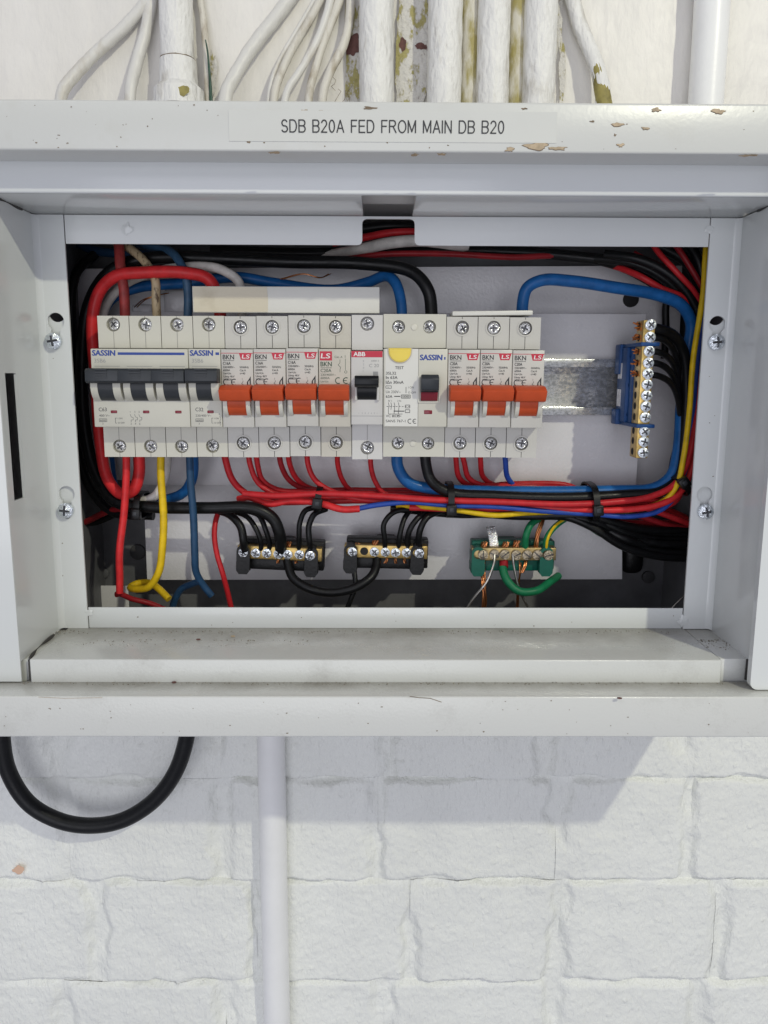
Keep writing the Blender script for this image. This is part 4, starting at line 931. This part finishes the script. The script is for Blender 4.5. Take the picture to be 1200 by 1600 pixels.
for i, (v, lab) in enumerate(((529, 'second'), (550, 'third'), (568, 'fourth'), (586, 'fifth'))):
    wire('thin black wire in the %s screw from the top of the upright bar' % lab, [(1008, v, .4755), (1028, v, .477), (1048, v + 12, .484), (1060, v + 45, .494), (1064 - i, v + 95, .504), (1060 - i * 2, 715, .507), (1040, 765, .507), (985, 800, .510), (930, 806, .511)], 9.5, 'black', 'wire', GI)
wire('yellow wire running down the right edge and along the harness', [(1106, 360, .482), (1103, 400, .482), (1097, 460, .482), (1084, 560, .482), (1076, 650, .482), (1068, 720, .483), (1058, 757, .485), (1038, 782, .487), (1000, 794, .488), (930, 798, .489), (870, 798, .492), (820, 803, .490), (770, 804, .488), (720, 798, .489), (675, 793, .494), (620, 790, .503)], 8.5, 'yellow', 'wire', GI)
wire('thin blue wire beside the yellow one along the right edge', [(1102, 420, .496), (1098, 480, .494), (1090, 560, .493), (1080, 660, .492), (1074, 735, .492), (1058, 772, .490), (1030, 796, .488), (985, 806, .487), (930, 805, .486), (850, 799, .486), (770, 792, .486), (700, 788, .486), (640, 786, .487), (590, 790, .488), (558, 795, .489)], 8.5, 'blue_royal', 'wire', GI)
wire('red sleeve slipped over the end of the thin blue wire', [(562, 795, .4885), (535, 794, .489), (500, 787, .490), (455, 783, .492), (420, 786, .494), (390, 776, .497), (372, 780, .500)], 11, 'red_bright', 'sleeve', GI)
wire('bright red wire lying along the front of the harness', [(380, 771, .490), (430, 776, .487), (500, 773, .486), (580, 774, .486), (680, 780, .484), (780, 783, .483), (880, 787, .483), (960, 786, .483), (1020, 775, .484), (1056, 756, .486), (1074, 726, .488), (1084, 670, .490), (1090, 600, .494), (1096, 500, .498)], 10, 'red', 'wire', GI)
wire('red wire under the bright one, right half of the harness', [(640, 793, .498), (740, 797, .494), (830, 792, .489), (900, 795, .486), (970, 798, .485), (1030, 790, .485), (1060, 772, .487), (1080, 735, .490), (1090, 660, .495)], 10, 'red_bright', 'wire', GI)
for i, (pts, lab) in enumerate([([(985, 785, .505), (1030, 800, .505), (1060, 813, .505), (1100, 828, .508)], 'red wire leaving the harness towards the lower right corner'),
                                ([(960, 792, .512), (1000, 805, .512), (1045, 822, .514), (1100, 826, .517)], 'deep red wire tucked behind the lower right cables'),
                                ([(900, 800, .515), (960, 814, .515), (1020, 818, .518), (1100, 815, .522)], 'red wire crossing above the black bundle at lower right')]):
    wire(lab, pts, 10, ('red', 'red_deep', 'red_deep')[i], 'wire', GI)
# black bundle lower right
for i in range(7):
    f = i / 6; u0 = 610 + 40 * f
    wire('black wire in the bundle leaving at lower right, ' + ('lowest in the fan', 'second lowest in the fan', 'third lowest in the fan', 'middle of the fan', 'third highest in the fan', 'second highest in the fan', 'highest in the fan')[i],
         [(u0, 794, .507), (720, 800 + 3 * math.sin(i), .506 + .0015 * (i % 3)), (800, 803 + 2 * math.cos(i * 2), .503 + .002 * (i % 3)), (880, 804 + 4 * (1 - f), .499 + .003 * (i % 3)), (925, 822 - 16 * f, .498 + .004 * (i % 3)), (975, 852 - 30 * f, .502 + .004 * (i % 2)), (1030, 868 - 40 * f, .510 + .003 * (i % 3)), (1110, 872 - 48 * f, .520)], 13, 'black', 'wire', 'black wires fanning out at lower right')
for i, (pts, lab) in enumerate([([(880, 800, .510), (905, 812, .506), (940, 835, .506), (985, 848, .512), (1090, 850, .525)], 'green wire among the black bundle at lower right'), ([(860, 802, .511), (930, 815, .509), (985, 834, .512), (1090, 838, .525)], 'second green wire above the other at lower right')]):
    wire(lab, pts, 8, 'green', 'wire', GI)
bm = bmesh.new(); a = P(972, 842, .545); b = P(1004, 896, .545); box(bm, a.x, b.x, .540, .553, b.z, a.z, .006, 4); tag(obj('cable_gland', bm, 'holder_black'), 'black rubber block at the lower right corner of the plate', 'cable gland')
# black wires into the two bars
for lab, pts, wd in [('short black wire into the left end screw of the first brass bar', [(340, 797, .503), (360, 803, .498), (376, 822, .494), (382, 845, .494), (383, 866, .503)], 13),
                ('thin black wire into the second screw of the first brass bar', [(365, 799, .505), (388, 808, .500), (402, 828, .497), (406, 848, .498), (407, 868, .505)], 8.5),
                ('thin black wire into the third screw of the first brass bar', [(385, 798, .505), (405, 806, .500), (416, 825, .497), (420, 848, .498), (420, 868, .505)], 8.5),
                ('thin black wire left of the harness tie into the first brass bar', [(500, 792, .502), (478, 797, .498), (468, 815, .496), (466, 840, .497), (467, 868, .505)], 8.5),
                ('thin black wire into the right end clamp of the first brass bar', [(510, 795, .502), (490, 803, .496), (482, 822, .494), (484, 846, .495), (486, 866, .503)], 9.5),
                ('thin black wire arching into the middle brass bar, leftmost', [(650, 795, .502), (615, 802, .498), (601, 820, .496), (600, 842, .497), (602, 866, .505)], 8.5),
                ('thin black wire into the middle brass bar, nearly straight', [(640, 798, .504), (632, 812, .500), (625, 835, .498), (622, 866, .505)], 8.5),
                ('black wire into the middle brass bar, third from left', [(668, 798, .502), (650, 810, .497), (640, 830, .496), (637, 866, .505)], 9.5),
                ('black wire into the right end clamp of the middle brass bar', [(690, 797, .502), (668, 808, .496), (656, 830, .494), (655, 866, .503)], 10.5),
                ('thin black tail hanging from the left clamp of the middle bar', [(553, 872, .506), (554, 895, .500), (555, 915, .497), (549, 935, .496), (538, 962, .496)], 8.5)]:
    wire(lab, pts, wd, 'black', 'wire', 'black wires on the brass bars')
wire('thick black jumper sagging between the two brass bars', [(448, 862, .505), (449, 882, .500), (459, 903, .494), (485, 919, .491), (520, 925, .490), (556, 917, .491), (580, 902, .494), (587, 882, .500), (588, 862, .505)], 14.5, 'black', 'cable', GI)
# earth wires
wire('green wire arching into the earth bar from the harness', [(870, 797, .512), (848, 808, .506), (830, 822, .500), (822, 838, .499), (820, 866, .505)], 11, 'green', 'wire', GI)
o = wire('green wire with yellow stripe into the right end of the earth bar', [(905, 801, .510), (885, 811, .504), (866, 824, .499), (856, 842, .497), (853, 866, .503)], 9.5, 'green', 'wire', GI)
q = [P(u, v - 1, d - .0017) for u, v, d in [(905, 801, .510), (885, 811, .504), (866, 824, .499), (856, 842, .497), (853, 862, .501)]]
bm = bmesh.new(); tube(bm, q, .0009, 6); obj('stripe', bm, 'wire_yellow', o)
wire('thick green earth cable looping below the earth bar', [(787, 866, .506), (787, 888, .500), (793, 910, .495), (812, 924, .492), (838, 922, .494), (858, 910, .502), (872, 900, .515)], 13, 'green', 'cable', GI)
wire('red tape band on the thick green earth cable', [(787, 873, .5035), (787, 886, .5000)], 14.5, 'red_deep', 'tape')
def strands(label, pts, n, spread, m='copper', rad=.00055, group='bare copper tails on the earth bar'):
    bm = bmesh.new()
    for k in range(n):
        ph = 2 * math.pi * k / n
        q = [P(u, v, d) + Vector((math.cos(ph + i * .9) * spread, math.sin(ph + i * .9) * spread, 0)) for i, (u, v, d) in enumerate(pts)]
        tube(bm, q, rad, 6, 6)
    return tag(obj('bare_wire', bm, m, None, 60), label, 'bare wire', group)
strands('twisted bare copper hanging below the left end of the earth bar', [(755, 866, .506), (755, 895, .500), (756, 915, .497), (757, 935, .496), (755, 962, .496)], 4, .0011)
strands('thin bare copper hanging below the middle of the earth bar', [(812, 868, .506), (813, 890, .503), (810, 915, .505), (808, 962, .507)], 2, .0006)
strands('bare copper strands rising from the earth bar to the harness', [(837, 866, .505), (838, 848, .502), (841, 832, .502), (847, 815, .504), (852, 803, .508)], 5, .0011)
strands('short bent copper tail under the earth bar screws', [(823, 868, .503), (821, 883, .499), (815, 895, .498)], 3, .0007)
strands('thin silver wire slanting left below the earth bar', [(773, 866, .498), (772, 880, .496), (760, 910, .495), (742, 932, .495), (722, 962, .496)], 1, 0, 'tinned', .0008)
strands('thin silver wire slanting right below the earth bar', [(801, 866, .498), (803, 885, .496), (811, 920, .495), (820, 940, .495), (832, 962, .496)], 1, 0, 'tinned', .0008)
strands('thin bare wire end at the lower right corner of the opening', [(1085, 922, .500), (1068, 932, .497), (1050, 950, .495), (1040, 962, .495)], 1, 0, 'tinned', .0005)
for lab, u, v in (('copper strands sticking up at the left end of the earth bar', 756, 850), ('copper strands sticking up by the silver strap on earth bar', 790, 850), ('copper strands sticking up mid earth bar', 807, 848), ('copper strands standing up from the first brass bar', 450, 850), ('copper strands standing up from the middle brass bar', 586, 848), ('copper strands over the left clamp of the middle brass bar', 556, 852)):
    strands(lab, [(u, v + 16, .505), (u - 1, v + 6, .504), (u + 1, v - 3, .504)], 7, .0018, rad=.0005, group='copper strand ends on the bars')
for lab, u in (('copper strands poking out below the fourth screw of the first brass bar', 436), ('copper strands poking out below the sixth screw of the first brass bar', 464), ('copper strands below the fourth screw of the middle brass bar', 604), ('copper strands below the fifth screw of the middle brass bar', 618), ('copper strands below the sixth screw of the middle brass bar', 634)):
    strands(lab, [(u, 868, .504), (u + random.uniform(-2, 2), 875, .503), (u + random.uniform(-3, 2), 880, .503)], 3, .0007, rad=.0004, group='copper strand ends on the bars')
# folded silver strap behind the earth bar
bm = bmesh.new(); tp = [P(u, v, d) for u, v, d in ((772, 868, .505), (772, 850, .505), (770, 836, .506), (766, 822, .510))]
for a, b in zip(tp, tp[1:]):
    vv = [bm.verts.new(a + Vector((-.0028, 0, 0))), bm.verts.new(a + Vector((.0028, 0, 0))), bm.verts.new(b + Vector((.0028, 0, 0))), bm.verts.new(b + Vector((-.0028, 0, 0)))]; bm.faces.new(vv)
bmesh.ops.remove_doubles(bm, verts=bm.verts, dist=1e-6); bmesh.ops.solidify(bm, geom=bm.faces[:], thickness=.0006)
tag(obj('metal_strap', bm, 'steel'), 'small bent silver strap standing up from the earth bar', 'metal strap')

# upper wiring, mostly in the shadow of the frame
up = [('black cable crossing the top of the box behind the flange', [(330, 392, .535), (470, 396, .53), (600, 393, .525), (760, 393, .52), (880, 398, .515), (960, 412, .512), (1020, 440, .512), (1070, 480, .515), (1092, 560, .52)], 17, 'black'),
      ('thin red wire crossing the top of the box', [(430, 412, .53), (540, 405, .52), (600, 399, .515), (700, 397, .513), (800, 401, .513), (900, 400, .515), (985, 412, .515), (1060, 455, .518)], 9, 'red_deep'),
      ('white flat cable seen through the notch in the top flange', [(500, 402, .53), (560, 390, .52), (610, 381, .512), (660, 378, .512), (730, 385, .52)], 17, 'white'),
      ('red wire seen through the notch in the top flange', [(520, 380, .525), (570, 372, .52), (610, 364, .515), (650, 362, .515), (720, 368, .52)], 11, 'red'),
      ('black cable above the white one in the notch', [(500, 368, .53), (600, 355, .528), (700, 356, .53)], 14, 'black'),
      ('black cable bundle top right, nearest the blue cable', [(930, 404, .512), (985, 408, .504), (1030, 432, .502), (1070, 468, .504), (1090, 530, .508), (1094, 640, .512)], 15, 'black'),
      ('black cable top right with a cut end', [(945, 398, .508), (990, 402, .500), (1030, 420, .497), (1066, 450, .498), (1090, 492, .50), (1098, 560, .505)], 15, 'black'),
      ('red wire slanting down above the blue cable at top right', [(930, 408, .520), (965, 420, .510), (1000, 433, .500), (1035, 449, .498), (1068, 468, .499), (1086, 495, .502), (1096, 560, .507)], 9.5, 'red'),
      ('red wire slanting steeply from the top right corner', [(1010, 365, .505), (1030, 392, .498), (1055, 425, .495), (1082, 455, .497), (1098, 480, .50)], 8.5, 'red'),
      ('deep red wire at the top right behind the yellow one', [(1040, 365, .508), (1062, 392, .502), (1082, 420, .500), (1098, 450, .50)], 9, 'red_deep'),
      ('red wire lying between black cables at top right', [(990, 395, .509), (1015, 407, .506), (1045, 428, .504), (1078, 462, .505)], 8, 'red_deep'),
      ('black cable filling the top right corner', [(990, 372, .516), (1040, 388, .51), (1075, 415, .506), (1096, 455, .506), (1100, 520, .51)], 17, 'black'),
      ('black cable along the top right edge', [(1045, 360, .512), (1075, 382, .505), (1092, 408, .502), (1100, 450, .503)], 14, 'black'),
      ('black cable behind the upright bar running down', [(1046, 450, .520), (1042, 480, .522), (1040, 515, .524), (1038, 560, .526)], 11, 'black'),
      ('red wire down the right edge behind the yellow one', [(1100, 470, .504), (1093, 560, .502), (1087, 640, .500), (1081, 705, .497), (1073, 748, .495), (1050, 780, .495)], 10, 'red'),
      ('dark blue cable in the upper left corner', [(112, 375, .54), (150, 392, .535), (230, 396, .530), (330, 400, .525)], 13, 'blue_dark')]
for lab, pts, wd, m in up: wire(lab, pts, wd, m, 'cable' if wd > 10 else 'wire', GI)
strands('stray copper strand curling above the breakers on the left', [(212, 480, .512), (226, 468, .505), (245, 462, .505), (262, 458, .51)], 2, .0008, rad=.00035, group='stray copper strands')
strands('stray copper strand above the white strip', [(440, 436, .505), (475, 428, .50), (500, 434, .50), (515, 428, .505)], 2, .0008, rad=.00035, group='stray copper strands')

# cable ties round the harness
def tie(u, v, half, yc, dep, label, head_v, rot=0):
    c = P(u, v, yc); t = thing('cable_tie', label, 'cable tie', c, 'black cable ties on the wiring'); t.rotation_euler = (0, R(rot), 0)
    bm = bmesh.new(); n = 22; wv = .0019; out_, in_ = [], []
    ring = []
    for i in range(n):
        a = 2 * math.pi * i / n
        cy = math.copysign(abs(math.cos(a)) ** .7, math.cos(a)); cz = math.copysign(abs(math.sin(a)) ** .7, math.sin(a))
        ring.append([bm.verts.new((s * wv, cy * (dep + e), cz * (half + e))) for s, e in ((-1, 0), (1, 0), (1, .0011), (-1, .0011))])
    for i in range(n):
        A, B = ring[i], ring[(i + 1) % n]
        for k in range(4): bm.faces.new((A[k], A[(k + 1) % 4], B[(k + 1) % 4], B[k]))
    obj('strap', bm, 'tie_black', t, 50)
    z = P(u, head_v, yc - dep).z - c.z
    bm = bmesh.new(); box(bm, -.0031, .0031, -dep - .0040, -dep + .0006, z - .0032, z + .0032, .0007); obj('head', bm, 'tie_black', t)
    bm = bmesh.new(); box(bm, -.0014, .0014, -dep - .0044, -dep - .0038, z - .0012, z + .0016, .0003); obj('pawl', bm, 'handle_grey', t)
tie(222, 789, .0075, .499, .012, 'black cable tie at the left end of the wiring, near the yellow wire', 802, 3)
tie(499, 777, .0072, .4975, .013, 'black cable tie on the red wires above the first brass bar', 786, 8)
tie(702, 780, .0100, .4955, .0145, 'black cable tie in the middle of the harness, below the leakage switch', 796, 0)
tie(922, 783, .0110, .4965, .0165, 'black cable tie on the harness near the right end', 797, -5)
tie(1062, 757, .0060, .4905, .0105, 'small black cable tie where the wires turn up at the right', 752, -38)

# =================================================================== OUTSIDE: conduits and cables
ztop = ZLT - 0.001
def conduit(label, u, r, Y, m, cat='conduit', group='conduits above the box', name='conduit'):
    a = P(u, 150, Y); x = a.x
    bm = bmesh.new(); pts = [(x + .0006 * noise.noise(Vector((x * 99, 0, i))), Y, ztop + i * .03) for i in range(12)]
    tube(bm, pts, r, 36, 10, wob=.03 if m != 'pipe_white' else .0)
    return tag(obj(name, bm, m, None, 60), label, cat, group)
o = conduit('white painted conduit with a cracked coupling, left of the others', 279, .0104, .548, 'pipe_painted')
c = P(279, 128, .548); bm = bmesh.new()
prof = [(0.0112, .0125), (.0116, .008), (.0122, -.002), (.0158, -.0055), (.0164, -.016)]
n = 28; rg = []
for r_, dz in prof: rg.append([bm.verts.new((c.x + r_ * math.cos(2 * math.pi * i / n), .548 + r_ * math.sin(2 * math.pi * i / n), c.z + dz)) for i in range(n)])
for a, b in zip(rg, rg[1:]):
    for i in range(n): bm.faces.new((a[i], a[(i + 1) % n], b[(i + 1) % n], b[i]))
obj('coupling', bm, 'olive' if False else 'pipe_painted', o)
bm = bmesh.new(); pts = [(c.x + .0108 * math.cos(a), .548 + .0108 * math.sin(a), c.z + .0128 + .0006 * noise.noise(Vector((a * 3, 0, 0)))) for a in [2 * math.pi * i / 30 for i in range(31)]]
tube(bm, pts, .0004, 6, 1, smooth=False); obj('crack', bm, 'chip_rim', o)
bm = bmesh.new(); flat_poly(bm, blob(c.x + .006, c.z - .010, .004, .003, 71), .548 - .0156); obj('bare_patch', bm, 'olive_dark', o)
conduit('white painted conduit, rough with thick paint, left of the peeling wall', 588, .0109, .548, 'pipe_painted')
conduit('white painted conduit between the peeling wall and an olive pipe', 694, .0109, .548, 'pipe_painted')
conduit('white painted conduit between two olive pipes', 769, .0103, .548, 'pipe_painted')
conduit('white lumpy conduit right of the last olive pipe', 841, .0104, .548, 'pipe_painted')
conduit('old olive pipe between white conduits, nearest the label end', 733, .0072, .556, 'olive', 'pipe', 'old olive pipes', 'old_pipe')
conduit('old olive pipe between white conduits, second from left', 806, .0072, .556, 'olive', 'pipe', 'old olive pipes', 'old_pipe')
conduit('smooth white conduit standing alone near the right edge', 1103, .0109, .550, 'pipe_white')
def cable(label, pts, d, m):
    q = [P(u, v, Y) for u, v, Y in pts]; q[0].z = min(q[0].z, ztop)
    bm = bmesh.new(); tube(bm, q, d / 2 * .55 / 1340, 18, 12, wob=.08)
    return tag(obj('cable', bm, m, None, 60), label, 'cable', 'painted cables above the box')
cable('off-white cable bending away to the right, leftmost above the box', [(88, 166, .545), (97, 146, .546), (118, 116, .550), (155, 78, .554), (195, 42, .556), (240, -10, .556)], 18, 'cable_white')
cable('off-white cable rising nearly straight, second from left above box', [(200, 168, .546), (204, 142, .547), (212, 105, .552), (226, 55, .556), (241, -25, .556)], 18.5, 'cable_white')
cable('thin painted cable beside the coupling conduit', [(326, 168, .552), (325, 140, .553), (322, 80, .556), (316, 20, .558), (308, -25, .558)], 11, 'cable_painted')
bm = bmesh.new(); tube(bm, [P(u, v, .5500) for u, v in ((330, 165), (329, 140), (327, 110), (324, 78), (321, 62))], lambda t: .0012 * (1 - t * .7), 8); tag(obj('green_cable', bm, 'green_dark'), 'dark green cable core showing beside the thin painted cable', 'cable')
cable('thick white cable bending up to the right of the coupling', [(348, 172, .543), (353, 150, .544), (368, 116, .548), (400, 66, .552), (430, 28, .554), (470, -25, .556)], 21, 'cable_white')
cable('flaking painted cable, leftmost of the tight bunch', [(424, 172, .548), (429, 148, .549), (441, 110, .552), (463, 65, .555), (490, 20, .556), (512, -25, .556)], 13, 'cable_painted')
cable('painted cable crossing up through the tight bunch', [(440, 172, .545), (447, 148, .546), (468, 112, .549), (492, 70, .552), (508, 30, .554), (522, -25, .555)], 12, 'cable_white')
cable('painted cable, third in the tight bunch', [(480, 172, .548), (483, 148, .549), (492, 110, .552), (508, 60, .555), (527, 10, .556), (538, -25, .556)], 13, 'cable_painted')
cable('cracked painted cable at the right of the tight bunch', [(500, 172, .546), (505, 146, .547), (518, 108, .551), (536, 72, .554), (546, 30, .556), (548, -25, .556)], 14, 'cable_painted')
cable('thin loose cable in front of the tight bunch', [(416, 172, .550), (420, 150, .551), (434, 100, .554), (468, 40, .557), (500, -15, .558)], 7, 'cable_white')
o = cable('painted cable on the right, its lower half bare olive', [(945, 172, .545), (942, 150, .546), (934, 110, .550), (920, 72, .554), (904, 35, .556), (890, -25, .556)], 24, 'pipe_painted')
q = [P(u, v, Y) for u, v, Y in [(945, 168, .5445), (942, 150, .5455), (937, 122, .5485), (932, 104, .550)]]
bm = bmesh.new(); tube(bm, q, lambda t: 12.3 * .55 / 1340 * (1 - .16 * t * t), 14, 8, wob=.05); obj('bare_sheath', bm, 'olive_dark', o)

# below the box
x = P(427, 1300, .553).x
bm = bmesh.new(); tube(bm, [(x, .5515, ZLL + .002), (x, .5515, -.40), (x, .5515, -.62)], .0102, 32, 4)
tag(obj('conduit', bm, 'pipe_white'), 'smooth white conduit running down the brick wall below the box', 'conduit')
q = [P(u, v, .537) for u, v in ((4, 1110), (3, 1150), (13, 1205), (45, 1255), (92, 1282), (140, 1290), (190, 1282), (238, 1253), (272, 1210), (290, 1160), (296, 1110))]
bm = bmesh.new(); tube(bm, q, .0057, 20, 10); tag(obj('cable', bm, 'wire_rubber', None, 60), 'thick black rubber cable hanging in a loop below the box', 'cable')
